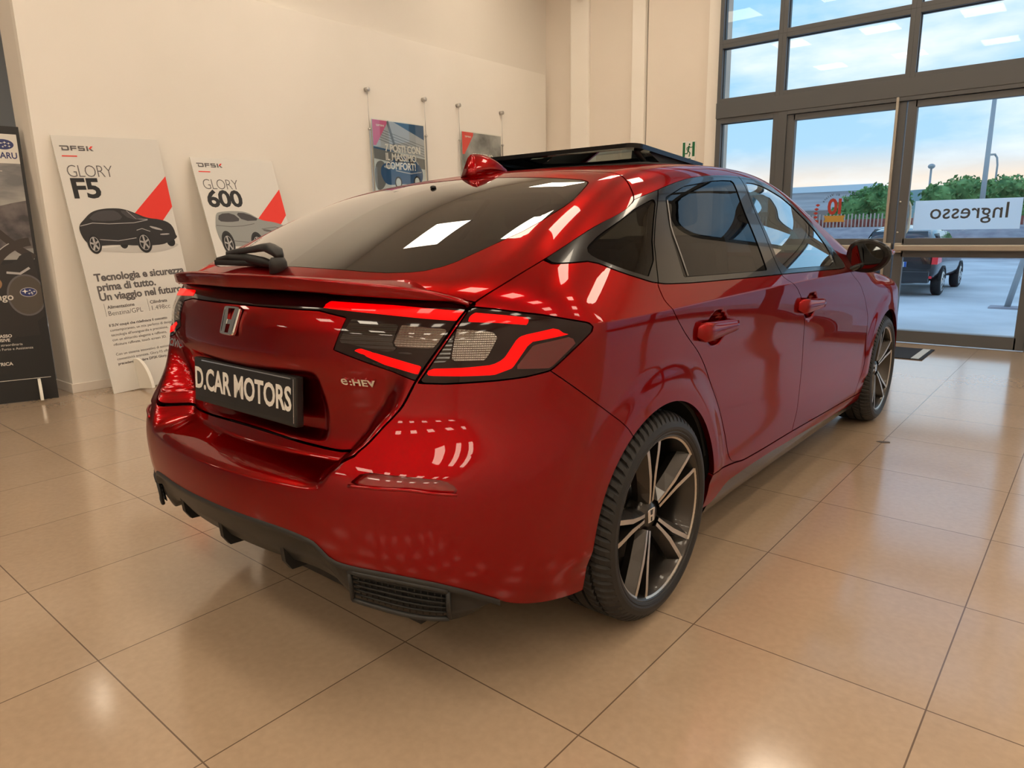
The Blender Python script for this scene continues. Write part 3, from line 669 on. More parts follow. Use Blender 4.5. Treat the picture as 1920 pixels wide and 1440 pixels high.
# ---- tail
Bz=cspline([.0,.20,.30,.38,.46,.54,.60,.65,.70,.80,.90,.98,1.06,1.2],
         [-.72,-.80,-.875,-.913,-.924,-.922,-.906,-.880,-.854,-.821,-.799,-.783,-.764,-.72])
def Bx(x,z):
    a=np.abs(x);return (.312+.022*sm(.6,.75,z))*a*a+1.3*np.maximum(a-.58,0)**2
Rd=pchip([.50,.560,.602,.64,.70,.78,.86,.92],[0,.0,.115,.112,.088,.044,.005,0])
RE=pchip([.50,.58,.60,.622,.636,.657,.672,.714,.76,.817,.9],[.44,.455,.465,.484,.495,.510,.524,.549,.584,.608,.65])
def rec(x,z):
    a=np.abs(x); e=RE(z)
    return Rd(z)*(1-sm(e-.09,e,a))
def b_rear(x,z):
    pl=.022*(1-sm(.285,.33,np.abs(x)))*sm(.63,.66,z)*(1-sm(.795,.825,z))
    return Bz(z)+Bx(x,z)+rec(x,z)+pl
# ---- nose
Fz=pchip([.0,.2,.3,.5,.65,.75,.9,1.1],[3.45,3.56,3.60,3.61,3.60,3.56,3.45,3.2])
def b_nose(x,z): 
    a=np.abs(x);return Fz(z)-.35*a*a-1.2*np.maximum(a-.6,0)**2
def b_f(p):
    x,y,z=np.abs(p[...,0]),p[...,1],p[...,2]
    a=x-b_side(y,z);b=b_rear(x,z)-y;c=(z-b_top(x,y))*.95;d=y-b_nose(x,z)
    kr=.09+.07*sm(1.0,.6,z)+.10*sm(.985,1.10,z)
    g=smax(a,b,kr);g=smax(g,d,.2)
    ks=.10+0*y
    return smax(g,c,ks)
def grad(p,e=1e-4):
    n=np.stack([b_f(p+np.eye(3)[i]*e)-b_f(p-np.eye(3)[i]*e) for i in range(3)],-1)
    return n/np.maximum(np.linalg.norm(n,axis=-1,keepdims=True),1e-9)
# parameters: u along the perimeter (metres-ish), v height z (v<=ZS) or ZS+elevation (rad) above
KT=1.0
def origin_dir(u,v):
    u=np.asarray(u,float);v=np.asarray(v,float)
    L=YC1-YC0
    th=np.where(u<0,np.pi/2+u/KT,np.where(u>L,np.pi/2+(u-L)/KT,np.pi/2))
    yc=YC0+np.clip(u,0,L)
    el=np.clip(v-ZS,0,np.pi/2)
    z0=np.minimum(v,ZS)
    h=np.stack([np.sin(th),-np.cos(th)],-1)
    d=np.stack([h[...,0]*np.cos(el),h[...,1]*np.cos(el),np.sin(el)],-1)
    o=np.stack([0*yc,yc,z0+0*yc],-1)
    return o,d
def surf(u,v):
    o,d=origin_dir(u,v)
    lo=np.zeros(o.shape[:-1]);hi=lo+2.2
    # coarse march for the first crossing
    ts=np.linspace(0.05,2.2,90);done=np.zeros(lo.shape,bool)
    prev=lo+.02
    for t in ts:
        fv=b_f(o+d*t)
        hit=(fv>0)&~done
        hi=np.where(hit,t,hi);lo=np.where(hit,prev,lo);done|=hit;prev=np.full_like(prev,t)
    for _ in range(24):
        m=(lo+hi)/2;fv=b_f(o+d*m[...,None]);lo=np.where(fv<0,m,lo);hi=np.where(fv<0,hi,m)
    return o+d*((lo+hi)/2)[...,None]
def toparam(p):
    p=np.asarray(p,float);x,y,z=p[...,0],p[...,1],p[...,2]
    L=YC1-YC0
    yy=np.where(y<YC0,y-YC0,np.where(y>YC1,y-YC1,0))
    th=np.arctan2(np.abs(x),-yy)
    u=np.where(y<YC0,(th-np.pi/2)*KT,np.where(y>YC1,L+(th-np.pi/2)*KT,y-YC0))
    r=np.hypot(x,yy);v=np.where(z<=ZS,z,ZS+np.arctan2(z-ZS,r))
    return np.stack([u,v],-1)
# ================================================================== CAR
m_paint = mat('red_metallic_paint', (.265, .0002, .002), .30, .96, .60, .2)
m_paint.node_tree.nodes['Principled BSDF'].inputs['Specular Tint'].default_value = (.75, .02, .03, 1)
m_paint.node_tree.nodes['Principled BSDF'].inputs['Coat Roughness'].default_value = .008
m_gloss = mat('gloss_black_trim', (.006, .006, .007), .16, 0, .35, .25)
m_plast = mat('black_plastic', (.018, .018, .018), .48)
m_rub = mat('rubber_seal', (.008, .008, .008), .6)
m_tint = thin_glass('privacy_glass', (.05, .047, .045), boost=.55)
m_rear_tint = thin_glass('rear_privacy_glass', (.03, .028, .026), boost=1.35)
m_clear = thin_glass('front_door_glass', (.42, .58, .56), boost=2.6)
m_shield = thin_glass('windscreen_glass', (.80, .90, .86), boost=1.0)
m_chrome = mat('chrome', (.80, .80, .80), .08, 1.0)
m_lens = mat('smoked_lamp_lens', (.010, .001, .002), .08, 0, .35, .3)
m_lred = mat('red_light_strip', (.25, .0, .0), .3, 0, .35, .1, emit=(1, .0, .001), estr=1.0)
m_clearlens = mat('clear_lamp_optics', (.42, .40, .37), .16, .85, 1.0)
n, l, b = nodes(m_clearlens)
tcx = n.new('ShaderNodeTexCoord'); hs = []
for ax_, sc__ in (('Z', 62), ('X', 40)):
    wv = n.new('ShaderNodeTexWave'); wv.bands_direction = ax_; wv.inputs['Scale'].default_value = sc__; l.new(tcx.outputs['Object'], wv.inputs['Vector']); hs.append(wv.outputs['Fac'])
vo = n.new('ShaderNodeTexVoronoi'); vo.inputs['Scale'].default_value = 60; l.new(tcx.outputs['Object'], vo.inputs['Vector'])
s1 = n.new('ShaderNodeMath'); l.new(hs[0], s1.inputs[0]); l.new(hs[1], s1.inputs[1]); s2 = n.new('ShaderNodeMath'); l.new(s1.outputs[0], s2.inputs[0]); l.new(vo.outputs['Distance'], s2.inputs[1])
bq_ = n.new('ShaderNodeBump'); bq_.inputs['Strength'].default_value = .8; bq_.inputs['Distance'].default_value = .01; l.new(s2.outputs[0], bq_.inputs['Height']); l.new(bq_.outputs[0], b.inputs['Normal'])
m_ridge = mat('ridged_lamp_bezel', (.02, .018, .018), .16, .3, 1.0)
n, l, b = nodes(m_ridge)
tcx = n.new('ShaderNodeTexCoord'); wv = n.new('ShaderNodeTexWave'); wv.bands_direction = 'Z'; wv.inputs['Scale'].default_value = 34; l.new(tcx.outputs['Object'], wv.inputs['Vector'])
bq_ = n.new('ShaderNodeBump'); bq_.inputs['Strength'].default_value = .7; bq_.inputs['Distance'].default_value = .01; l.new(wv.outputs['Fac'], bq_.inputs['Height']); l.new(bq_.outputs[0], b.inputs['Normal'])
m_lining = mat('cabin_lining', (.035, .034, .033), .85)
m_headl = mat('headliner', (.16, .155, .145), .9)
m_redlens = mat('red_lamp_lens', (.10, .0, .002), .1, 0, 1.0)
m_refl = mat('red_reflector', (.30, .002, .004), .15, 0, 1.0)

car = thing('hatchback_car', (0, 0, 0), 0, 'glossy dark red five-door hatchback with raised black sunroof in the middle of the showroom', 'car')

# ---------- dense half shell
LS = YC1-YC0
def steps(a, b, s): return list(np.linspace(a, b, max(2, int(round(abs(b-a)/s))+1))[:-1])
us = steps(-math.pi/2, -1.25, .0125)+steps(-1.25, -.88, .005)+steps(-.88, 0, .0125)+steps(0, LS, .0125)+steps(LS, LS+.75, .014)+steps(LS+.75, LS+math.pi/2, .035)+[LS+math.pi/2]
vsn = steps(.16, .53, .0125)+steps(.53, .66, .006)+steps(.66, .775, .0115)+steps(.775, .86, .007)+steps(.86, .929, .0115)+[.929, .932, .935, .938, .941]+steps(.948, ZS, .0075)+steps(ZS, ZS+math.pi/2, .0165)+[ZS+math.pi/2]
us, vsn = np.array(us), np.array(vsn)
UU, VV = np.meshgrid(us, vsn, indexing='ij'); nU, nV = UU.shape
class Shell: pass
SH = Shell(); SH.uv = np.stack([UU.ravel(), VV.ravel()], 1); SH.p = surf(SH.uv[:, 0], SH.uv[:, 1])
idx = np.arange(nU*nV).reshape(nU, nV)
ALL = [tuple(q) for q in np.stack([idx[:-1, :-1], idx[1:, :-1], idx[1:, 1:], idx[:-1, 1:]], -1).reshape(-1, 4)]
def split(faces, fn):
    """cut a face set along fn = 0; returns (negative side, positive side)"""
    val = fn(SH.uv, SH.p); new_uv = []; cache = {}; base = len(SH.uv); neg, pos = [], []
    def cross(a, b_):
        k = (a, b_) if a < b_ else (b_, a)
        if k not in cache:
            t = val[k[0]]/(val[k[0]]-val[k[1]]); t = min(max(t, 1e-4), 1-1e-4)
            new_uv.append(SH.uv[k[0]]*(1-t)+SH.uv[k[1]]*t); cache[k] = base+len(new_uv)-1
        return cache[k]
    sg = val > 0
    for fc in faces:
        c = sum(sg[list(fc)])
        if c == 0: neg.append(fc)
        elif c == len(fc): pos.append(fc)
        else:
            A, B_ = [], []
            m = len(fc)
            for i in range(m):
                a, b_ = fc[i], fc[(i+1) % m]
                (B_ if sg[a] else A).append(a)
                if sg[a] != sg[b_]:
                    x = cross(a, b_); A.append(x); B_.append(x)
            if len(A) > 2: neg.append(tuple(A))
            if len(B_) > 2: pos.append(tuple(B_))
    if new_uv:
        nu = np.array(new_uv); SH.uv = np.vstack([SH.uv, nu]); SH.p = np.vstack([SH.p, surf(nu[:, 0], nu[:, 1])])
    return neg, pos
def sdf_poly(P, pts):
    pts = np.asarray(pts, float); n_ = len(pts); d = np.full(len(P), 1e9); ins = np.zeros(len(P), bool)
    lo, hi = pts.min(0)-.08, pts.max(0)+.08
    near = np.all((P > lo) & (P < hi), 1); Q = P[near]; dq = np.full(len(Q), 1e9); iq = np.zeros(len(Q), bool)
    for i in range(n_):
        a, b_ = pts[i], pts[(i+1) % n_]; e = b_-a; w_ = Q-a
        t = np.clip((w_@e)/(e@e+1e-12), 0, 1); dq = np.minimum(dq, np.hypot(*(w_-t[:, None]*e).T))
        c = (a[1] > Q[:, 1]) != (b_[1] > Q[:, 1]); iq ^= c & (Q[:, 0] < (b_[0]-a[0])*(Q[:, 1]-a[1])/(b_[1]-a[1]+1e-15)+a[0])
    d[near] = dq; ins[near] = iq
    return np.where(ins, -d, d)
def chaikin(pts, it=2, closed=True):
    P = [np.array(p, float) for p in pts]
    for _ in range(it):
        Q = []; m = len(P)
        if not closed: Q.append(P[0])
        for i in range(m if closed else m-1):
            a, b_ = P[i], P[(i+1) % m]; Q += [a*.8+b_*.2, a*.2+b_*.8]
        if not closed: Q.append(P[-1])
        P = Q
    return np.array(P)
uvpoly = lambda pts, off=0, it=1: (lambda uv, p, q=chaikin(pts, it): sdf_poly(uv, q)+off)
yzpoly = lambda pts, off=0, it=1: (lambda uv, p, q=chaikin(pts, it): sdf_poly(p[:, 1:3], q)+off)
xypoly = lambda pts, off=0, it=1: (lambda uv, p, q=chaikin(pts, it): sdf_poly(p[:, 0:2], q)+off)
def curve_v(pts):       # u as a function of v
    pts = sorted(pts); g = pchip([q[0] for q in pts], [q[1] for q in pts]); return lambda v: g(v)
def band(faces, fn, w_=.0026):
    a, r = split(faces, lambda uv, p: fn(uv, p)+w_)
    _, b_ = split(r, lambda uv, p: fn(uv, p)-w_)
    return a, b_
def cut_poly(faces, mk, pts, gap=.0026, it=1):
    """inside / outside with an open gap between"""
    i_, r = split(faces, mk(pts, gap/2, it)); _, o_ = split(r, mk(pts, -gap/2, it)); return i_, o_
def build(name, faces, m, parent, off=0.0, rim=.010, both=True, side=1, kind=None, keep=None):
    """mesh from a face set; both=True joins the mirrored half, else side picks one half"""
    ids = sorted({i for fc in faces for i in fc}); mp = {k: i for i, k in enumerate(ids)}
    P = SH.p[ids]; Nn = grad_(P); P = P+Nn*off
    F_ = [tuple(mp[i] for i in fc) for fc in faces]
    V, NN, FF = [P], [Nn], list(F_)
    if rim:
        cnt = {}
        for fc in F_:
            for a, b_ in zip(fc, fc[1:]+fc[:1]):
                k = (min(a, b_), max(a, b_)); cnt[k] = None if k in cnt else (a, b_)
        ed = [e for e in cnt.values() if e is not None and not (abs(P[e[0], 0]) < 1e-4 and abs(P[e[1], 0]) < 1e-4)]
        if ed:
            bv = sorted({i for e in ed for i in e}); acc = {i: np.zeros(3) for i in bv}
            for a, b_ in ed:
                t = np.cross(P[b_]-P[a], Nn[a]); acc[a] = acc[a]+t; acc[b_] = acc[b_]+t
            o1 = len(P); q = {i: o1+k for k, i in enumerate(bv)}; o2 = o1+len(bv)
            en = np.array([acc[i]/(np.linalg.norm(acc[i])+1e-9) for i in bv])
            V += [P[bv], P[bv]-Nn[bv]*rim]; NN += [en, en]
            FF += [(q[b_], q[a], q[a]-o1+o2, q[b_]-o1+o2) for a, b_ in ed]
    V = np.vstack(V); NN = np.vstack(NN); flip = np.array([-1, 1, 1])
    if both:
        n0 = len(V); V = np.vstack([V, V*flip]); NN = np.vstack([NN, NN*flip]); FF = FF+[tuple(i+n0 for i in fc[::-1]) for fc in FF]
    elif side < 0:
        V = V*flip; NN = NN*flip; FF = [fc[::-1] for fc in FF]
    return from_py(name, V, FF, m, parent, normals=NN, kind=kind)
def grad_(p): return grad(p)

# ---------- outline curves of the panels, (u along the flank, v height) or plan / side projections
tg_curve = curve_v([(.60, -1.10), (.622, -1.085), (.636, -1.066), (.657, -1.048), (.672, -1.030), (.714, -.990), (.760, -.946), (.817, -.913), (.908, -.846), (.987, -.780), (1.048, -.67), (1.095, -.569), (1.202, -.326), (1.334, .038), (1.40, .075), (1.466, .107), (1.555, .141), (1.64, .22), (1.8, .5)])
tg_low = pchip([-1.6, -1.5, -1.26, -1.16, -1.10, -1.07, -1.03], [.634, .633, .623, .620, .628, .642, .662])
tg = lambda uv, p: np.maximum(np.maximum(uv[:, 0]-tg_curve(uv[:, 1]), tg_low(uv[:, 0])-uv[:, 1]), np.where(p[:, 2] > 1.15, (p[:, 1]-.235+.05*p[:, 0]**2)*1.0, -1))
def lampband(off): return [(-1.64, .974), (-1.202, .971), (-1.105, .958), (-1.14, .882), (-1.023, .852), (-.911, .822), (-.787, .984), (-.790, .989), (-.908, 1.009), (-1.271, 1.022), (-1.64, 1.024)]
lampq_pts = [(-.905, .817), (-.843, .816), (-.729, .821), (-.659, .826), (-.598, .836), (-.540, .879), (-.478, .924), (-.493, .939), (-.613, .965), (-.720, .981), (-.778, .987)]
dlo_pts = [(-.570, 1.094), (-.553, 1.085), (-.482, 1.086), (-.398, 1.090), (-.283, 1.050), (-.115, 1.006), (.102, .994), (.239, .989), (.52, .980), (.858, .973), (1.30, .962), (1.689, .951), (1.722, .968),
           (1.700, 1.010), (1.655, 1.10), (1.585, 1.215), (1.494, 1.308), (1.403, 1.399), (1.289, 1.475), (1.206, 1.507), (1.096, 1.522), (.873, 1.519), (.659, 1.497), (.50, 1.466), (.345, 1.425), (.188, 1.376), (.038, 1.334), (-.156, 1.263), (-.326, 1.202), (-.466, 1.143)]
qg_pts = [(-.400, 1.128), (-.388, 1.103), (-.272, 1.063), (-.122, 1.025), (.150, 1.318), (.148, 1.336), (.092, 1.318), (-.12, 1.245), (-.30, 1.180)]
rg_pts = [(.232, 1.345), (.131, 1.175), (.068, 1.017), (.363, 1.007), (.748, .996), (.815, 1.189), (.900, 1.478), (.80, 1.474), (.696, 1.462), (.42, 1.413)]
fg_pts = [(1.010, 1.470), (.958, 1.216), (.889, .990), (1.222, .982), (1.560, .972), (1.600, 1.052), (1.545, 1.206), (1.389, 1.371), (1.203, 1.455), (1.10, 1.474)]
rd_curve = curve_v([(.25, .60), (.315, .54), (.338, .462), (.38, .414), (.457, .377), (.566, .311), (.651, .242), (.723, .181), (.78, .117), (.856, .005), (.926, -.085), (.969, -.121), (.995, -.119), (1.027, -.097), (1.34, .178), (1.6, .4)])
md_curve = curve_v([(.2, 1.12), (.307, 1.125), (.40, 1.148), (.582, 1.168), (.73, 1.158), (.85, 1.085), (.907, 1.010), (.973, .872), (1.0, .868), (1.217, .929), (1.5, 1.004)])
fd_curve = curve_v([(.2, 2.14), (.279, 2.16), (.47, 2.23), (.649, 2.235), (.748, 2.15), (.843, 2.00), (.95, 1.745), (1.0, 1.72)])
db_curve = pchip([.3, .48, .594, 1.119, 1.639, 2.30], [.345, .325, .308, .290, .268, .242])
bq_curve = curve_v([(.2, -.20), (.45, -.20), (.632, -.324), (.749, -.483), (.834, -.598), (.87, -.648)])
bb_curve = pchip([-1.6, -1.30, -1.17, -1.11, -1.06, -.99, -.90, -.83, -.76, -.70, -.62, -.50, -.3, .25, .33, .47, .6, 1.28, 2.27, 2.6, 4.2], [.462, .455, .437, .390, .384, .382, .368, .344, .305, .268, .247, .236, .23, .22, .215, .262, .262, .240, .190, .20, .20])
arch = lambda yc, r=.372: (lambda uv, p: r-np.hypot(p[:, 1]-yc, p[:, 2]-.297))

S_all = ALL
S_all, _ = split(S_all, arch(0)); S_all, _ = split(S_all, arch(2.734))
S_all, below = split(S_all, lambda uv, p: bb_curve(uv[:, 0])-uv[:, 1])
skirt, _ = split([fc for fc in below if all(.30 < SH.uv[i, 0] < 2.45 for i in fc)], lambda uv, p: (.175-.012*np.clip(uv[:, 0]-.6, 0, 3))-uv[:, 1])
lamp_q, S_all = cut_poly(S_all, uvpoly, lampq_pts, .004, 0)
tail, S_all = band(S_all, tg, .0032)
lamp_t, tail = cut_poly(tail, uvpoly, lampband(0), .003, 0)
glass_r_pts = [(-.2, .118), (.10, .118), (.345, .110), (.540, .096), (.580, .075), (.602, .019), (.633, -.097), (.631, -.265), (.579, -.42), (.551, -.505), (.500, -.560), (.391, -.600), (.19, -.622), (0, -.628), (-.2, -.622)]
top_only = lambda fn: (lambda uv, p: np.where(p[:, 2] > 1.0, fn(uv, p), 1.0))
rglass, r_ = split(tail, top_only(xypoly(glass_r_pts, .002))); _, tail = split(r_, top_only(xypoly(glass_r_pts, -.002)))
dlo, S_all = cut_poly(S_all, uvpoly, dlo_pts, .003)
qgl, dlo = cut_poly(dlo, uvpoly, qg_pts, .003); rgl, dlo = cut_poly(dlo, uvpoly, rg_pts, .003, 0); fgl, dlo = cut_poly(dlo, uvpoly, fg_pts, .003)
g_rd = lambda uv, p: uv[:, 0]-rd_curve(uv[:, 1]); g_md = lambda uv, p: uv[:, 0]-md_curve(uv[:, 1]); g_fd = lambda uv, p: uv[:, 0]-fd_curve(uv[:, 1])
dlo_q, r_ = band(dlo, g_rd, .003); dlo_rd, dlo_fd = band(r_, g_md, .003)
# doors
lowside = [fc for fc in S_all if max(SH.uv[i, 1] for i in fc) < 1.02 and all(-.2 < SH.uv[i, 0] < 2.45 for i in fc)]
ls = set(lowside); S_all = [fc for fc in S_all if fc not in ls]
sill, doors = band(lowside, lambda uv, p: uv[:, 1]-db_curve(uv[:, 0]), .003)
q_low, doors = band(doors, g_rd, .0028); doors, fend = band(doors, g_fd, .0028); rdoor, fdoor = band(doors, g_md, .0028)
sillq, sill = split(sill, lambda uv, p: uv[:, 0]-rd_curve(uv[:, 1])+0)     # the bit of quarter panel under the rear door corner
q_low += sillq
S_all += q_low
# rear bumper and quarter panel
rearpart = [fc for fc in S_all if min(SH.uv[i, 0] for i in fc) < .62 and max(SH.uv[i, 1] for i in fc) < 1.30 and np.mean([SH.uv[i, 0] for i in fc]) < .6 and not (np.mean([SH.uv[i, 1] for i in fc]) > 1.0 and SH.p[fc[0], 1] > .05)]
rs = set(rearpart); S_all = [fc for fc in S_all if fc not in rs]
bumper, quarter = band(rearpart, lambda uv, p: np.where(uv[:, 1] < .85, uv[:, 0]-bq_curve(uv[:, 1]), 1.0), .0022)
refl_pts = [(-1.065, .588), (-.929, .592), (-.826, .579), (-.818, .586), (-.840, .610), (-.929, .618), (-1.028, .620)]
reflec, bumper = split(bumper, uvpoly(refl_pts, 0))
# top: sunroof opening, windscreen, bonnet
roofpart = S_all
opening_pts = [(-.2, .66), (.40, .66), (.425, .70), (.425, 1.10), (.40, 1.16), (-.2, 1.16)]
_, roofpart = split(roofpart, top_only(xypoly(opening_pts, 0)))
ws_pts = [(-.2, 1.30), (.40, 1.315), (.548, 1.36), (.598, 1.64), (.655, 1.9), (.715, 2.18), (.70, 2.29), (.4, 2.38), (-.2, 2.42)]
wshield, roofpart = cut_poly(roofpart, lambda pts, o_, it: top_only(xypoly(pts, o_, it)), ws_pts, .004)
front, roofpart2 = split(roofpart, lambda uv, p: np.where(p[:, 1] > 1.70, p[:, 2]-1.0-.35*np.clip(2.25-p[:, 1], 0, 1), 1.0))
roofpart = roofpart2
hood_pts = [(-.2, 2.44), (.4, 2.40), (.66, 2.34), (.70, 2.5), (.66, 3.1), (.55, 3.42), (-.2, 3.52)]
hood, front = cut_poly(front, lambda pts, o_, it: (lambda uv, p, q=chaikin(pts, it): np.where(p[:, 2] > .6, sdf_poly(p[:, :2], q)+o_, 1.0)), hood_pts, .006)
fb_, front = split(front, lambda uv, p: 3.02-p[:, 1]+0*p[:, 2])
front += fend
for _t in (1,):
    hl, fb_ = split(fb_, lambda uv, p: np.maximum(np.maximum(.62-p[:, 2], p[:, 2]-.76), np.maximum(.34-p[:, 0], 3.2-p[:, 1])))

# ---------- painted panels and glass
tailgate = build('tailgate', tail, m_paint, car)
rear_bumper = build('rear_bumper', bumper, m_paint, car, rim=.018)
roof_o = build('roof_panel', roofpart, m_paint, car)
build('bonnet', hood, m_paint, car); build('front_bumper', fb_, m_paint, car)
rg_o = build('rear_window', rglass, m_rear_tint, tailgate, off=-.001, rim=.004)
build('windscreen', wshield, m_shield, car, off=-.001, rim=.004)
doors_o = {}
for sd in (1, -1):
    q = build('quarter_panel', quarter, m_paint, car, both=False, side=sd, rim=.018)
    build('quarter_window', qgl, m_tint, q, off=-.0015, rim=.003, both=False, side=sd)
    build('quarter_window_trim', dlo_q, m_gloss, q, off=.0015, rim=.006, both=False, side=sd)
    rd = build('rear_door', rdoor, m_paint, car, both=False, side=sd)
    build('door_window', rgl, m_tint, rd, off=-.0015, rim=.003, both=False, side=sd)
    build('window_trim', dlo_rd, m_gloss, rd, off=.0015, rim=.006, both=False, side=sd)
    fd = build('front_door', fdoor, m_paint, car, both=False, side=sd)
    build('door_window', fgl, m_clear, fd, off=-.0015, rim=.003, both=False, side=sd)
    build('window_trim', dlo_fd, m_gloss, fd, off=.0015, rim=.006, both=False, side=sd)
    build('front_wing', front, m_paint, car, both=False, side=sd, rim=.018)
    build('side_sill', sill, m_paint, car, both=False, side=sd, rim=.012)
    build('side_skirt', skirt, m_gloss, car, off=-.002, rim=.03, both=False, side=sd)
    build('headlamp', hl, m_lens, car, both=False, side=sd)
    tl = build('tail_lamp', lamp_q, m_lens, car, off=.001, rim=.012, both=False, side=sd)
    build('reflector', reflec, m_refl, rear_bumper, off=-.017, rim=0, both=False, side=sd)
    lp_u = np.linspace(-1.062, -.822, 22); lp_v = np.interp(lp_u, [-1.065, -.929, -.818], [.586, .590, .577])
    lp_p = surf(lp_u, lp_v)
    tube('reflector_lip', [(sd*p[0], p[1], p[2]) for p in lp_p], .0045, m_paint, rear_bumper, 8)
    doors_o[sd] = (rd, fd, tl)
lampc = build('tail_lamp_bar', lamp_t, m_lens, tailgate, off=.001, rim=.012)
# glowing strips and optics set into the lamps
def inset(name, faces, pts, m, parent, both=False, side=1, off=.0022, it=0):
    i_, _ = split(faces, uvpoly(pts, 0, it)); return build(name, i_, m, parent, off=off, rim=.002, both=both, side=side)
ur_t = [(-1.196, .978), (-1.170, .994), (-.970, .988), (-.792, .977), (-.809, .956), (-.988, .967)]
lr_t = [(-1.100, .892), (-1.056, .889), (-.896, .855), (-.905, .836), (-.990, .854)]
ur_q = [(-.773, .974), (-.709, .968), (-.645, .960), (-.651, .944), (-.722, .951), (-.790, .954)]
lr_q = [(-.886, .834), (-.800, .833), (-.732, .834), (-.690, .848), (-.647, .905), (-.552, .917), (-.586, .934), (-.661, .922), (-.675, .916), (-.709, .869), (-.735, .857), (-.800, .852), (-.877, .850)]
rev_pts = [(-.945, .946), (-.832, .938), (-.867, .896), (-.968, .897)]
turn_pts = [(-.812, .939), (-.731, .931), (-.719, .921), (-.749, .868), (-.828, .867)]
ridge_pts = [(-1.088, .955), (-.952, .946), (-.972, .898), (-.90, .878), (-1.03, .890), (-1.10, .900), (-1.125, .897)]
bez_pts = [(-.855, .945), (-.815, .940), (-.832, .866), (-.893, .862)]
for sd in (1, -1):
    rd, fd, tl = doors_o[sd]
    inset('light_strip', lamp_t, ur_t, m_lred, lampc, side=sd); inset('light_strip', lamp_t, lr_t, m_lred, lampc, side=sd)
    inset('light_strip', lamp_q, ur_q, m_lred, tl, side=sd); inset('light_strip', lamp_q, lr_q, m_lred, tl, side=sd)
    inset('red_lens', lamp_q, [(-.685, .846), (-.640, .898), (-.552, .911), (-.528, .900), (-.600, .842)], m_redlens, tl, side=sd)
    inset('reversing_optic', lamp_t, rev_pts, m_clearlens, lampc, side=sd); inset('indicator_optic', lamp_q, turn_pts, m_clearlens, tl, side=sd)
    inset('ridged_bezel', lamp_t, ridge_pts, m_ridge, lampc, side=sd); inset('ridged_bezel', lamp_q, bez_pts, m_ridge, tl, side=sd)
# inside lining of the shell
lin = [fc for grp in (tail, roofpart, quarter, rdoor, fdoor, dlo_q, dlo_rd, dlo_fd, lamp_q, lamp_t) for fc in grp if min(SH.uv[i, 1] for i in fc) > .40]
build('cabin_lining', [fc for fc in lin if fc not in set(roofpart)], m_lining, car, off=-.034, rim=.0)
build('headliner', roofpart, m_headl, car, off=-.034, rim=.0)
# ---------- spoiler lip across the tailgate
def loft(name, secs, m, parent, smooth=True, close=True, caps=True):
    bm = bmesh.new(); R = [[bm.verts.new(p) for p in s] for s in secs]; n_ = len(secs[0])
    for a, b_ in zip(R, R[1:]):
        for k in range(n_ if close else n_-1):
            j = (k+1) % n_; bm.faces.new((a[k], a[j], b_[j], b_[k]))
    if caps and close: bm.faces.new(R[0][::-1]); bm.faces.new(R[-1])
    bmesh.ops.recalc_face_normals(bm, faces=bm.faces)
    return from_bm(name, bm, m, parent, smooth)
lipY = pchip([0, .2, .43, .6, .70], [-.800, -.780, -.728, -.655, -.598]); lipT = pchip([0, .2, .43, .6, .66, .70], [1.057, 1.056, 1.045, 1.027, 1.012, .9975]); lipB = pchip([0, .2, .43, .6, .66, .70], [1.021, 1.020, 1.012, 1.003, .999, .994])
def Zsurf(x, y):     # top of the body at (x, y)
    a, b_ = .5, 1.6
    for _ in range(40):
        m_ = (a+b_)/2
        if b_f(np.array([[x, y, m_]]))[0] < 0: a = m_
        else: b_ = m_
    return a
secs = []
for x in np.linspace(-.70, .70, 57):
    a = abs(x); y0, zt, zb = float(lipY(a)), float(lipT(a)), float(lipB(a)); r_ = .004
    fx = (lambda dy, dz: (x, y0+dy, dz))
    yf = .105-.080*float(sm(.48, .66, a))
    try: zf = Zsurf(x, y0+yf)
    except Exception: zf = zt
    zf = max(zf, zb+.004) if a < .5 else max(zb+.003, min(zf, zt+.004+.02*(.7-a)))
    secs.append([fx(.014, zb), fx(.008, zb+.0005), fx(.0045, zb+.004), fx(.001, zt-.006), fx(.001, zt-.002), fx(.006, zt), fx(.02, zt+.0005), fx(yf*.6, zt*.45+zf*.55+.003), fx(yf, zf+.0015), fx(yf, zf-.012), fx(.05, zb-.002)])
loft('spoiler', secs, m_paint, tailgate)

# ---------- rear wiper
wip = loft("wiper_arm", [[(x, y+dy, z+dz) for dy, dz in ((-.016*s_, -.008), (-.013*s_, .010*h_), (0, .014*h_), (.013*s_, .010*h_), (.016*s_, -.008))] for x, y, z, s_, h_ in
    ((.035, -.648, 1.098, .7, .7), (.02, -.645, 1.108, 1.2, 1.0), (-.03, -.636, 1.118, 1.25, 1.2), (-.09, -.626, 1.118, 1.0, 1.0), (-.16, -.618, 1.113, .75, .8), (-.26, -.610, 1.107, .62, .7), (-.325, -.604, 1.100, .6, .7), (-.335, -.603, 1.097, .3, .4))], m_plast, tailgate)
lathe('wiper_pivot', [(-.03, .001), (-.03, .026), (.01, .024), (.022, .018), (.024, .001)], m_plast, wip, 24, 'z').location = (.022, -.648, 1.072)
bb = bmesh.new(); bm_tube(bb, [(-.375, -.615, 1.083), (-.30, -.612, 1.090), (-.18, -.622, 1.088), (-.06, -.640, 1.080), (.03, -.652, 1.070)], [.006, .011, .014, .014, .008], 8); bm_box(bb, -.36, .0, -.634, -.628, 1.066, 1.082)
from_bm('wiper_blade', bb, m_rub, wip, True)

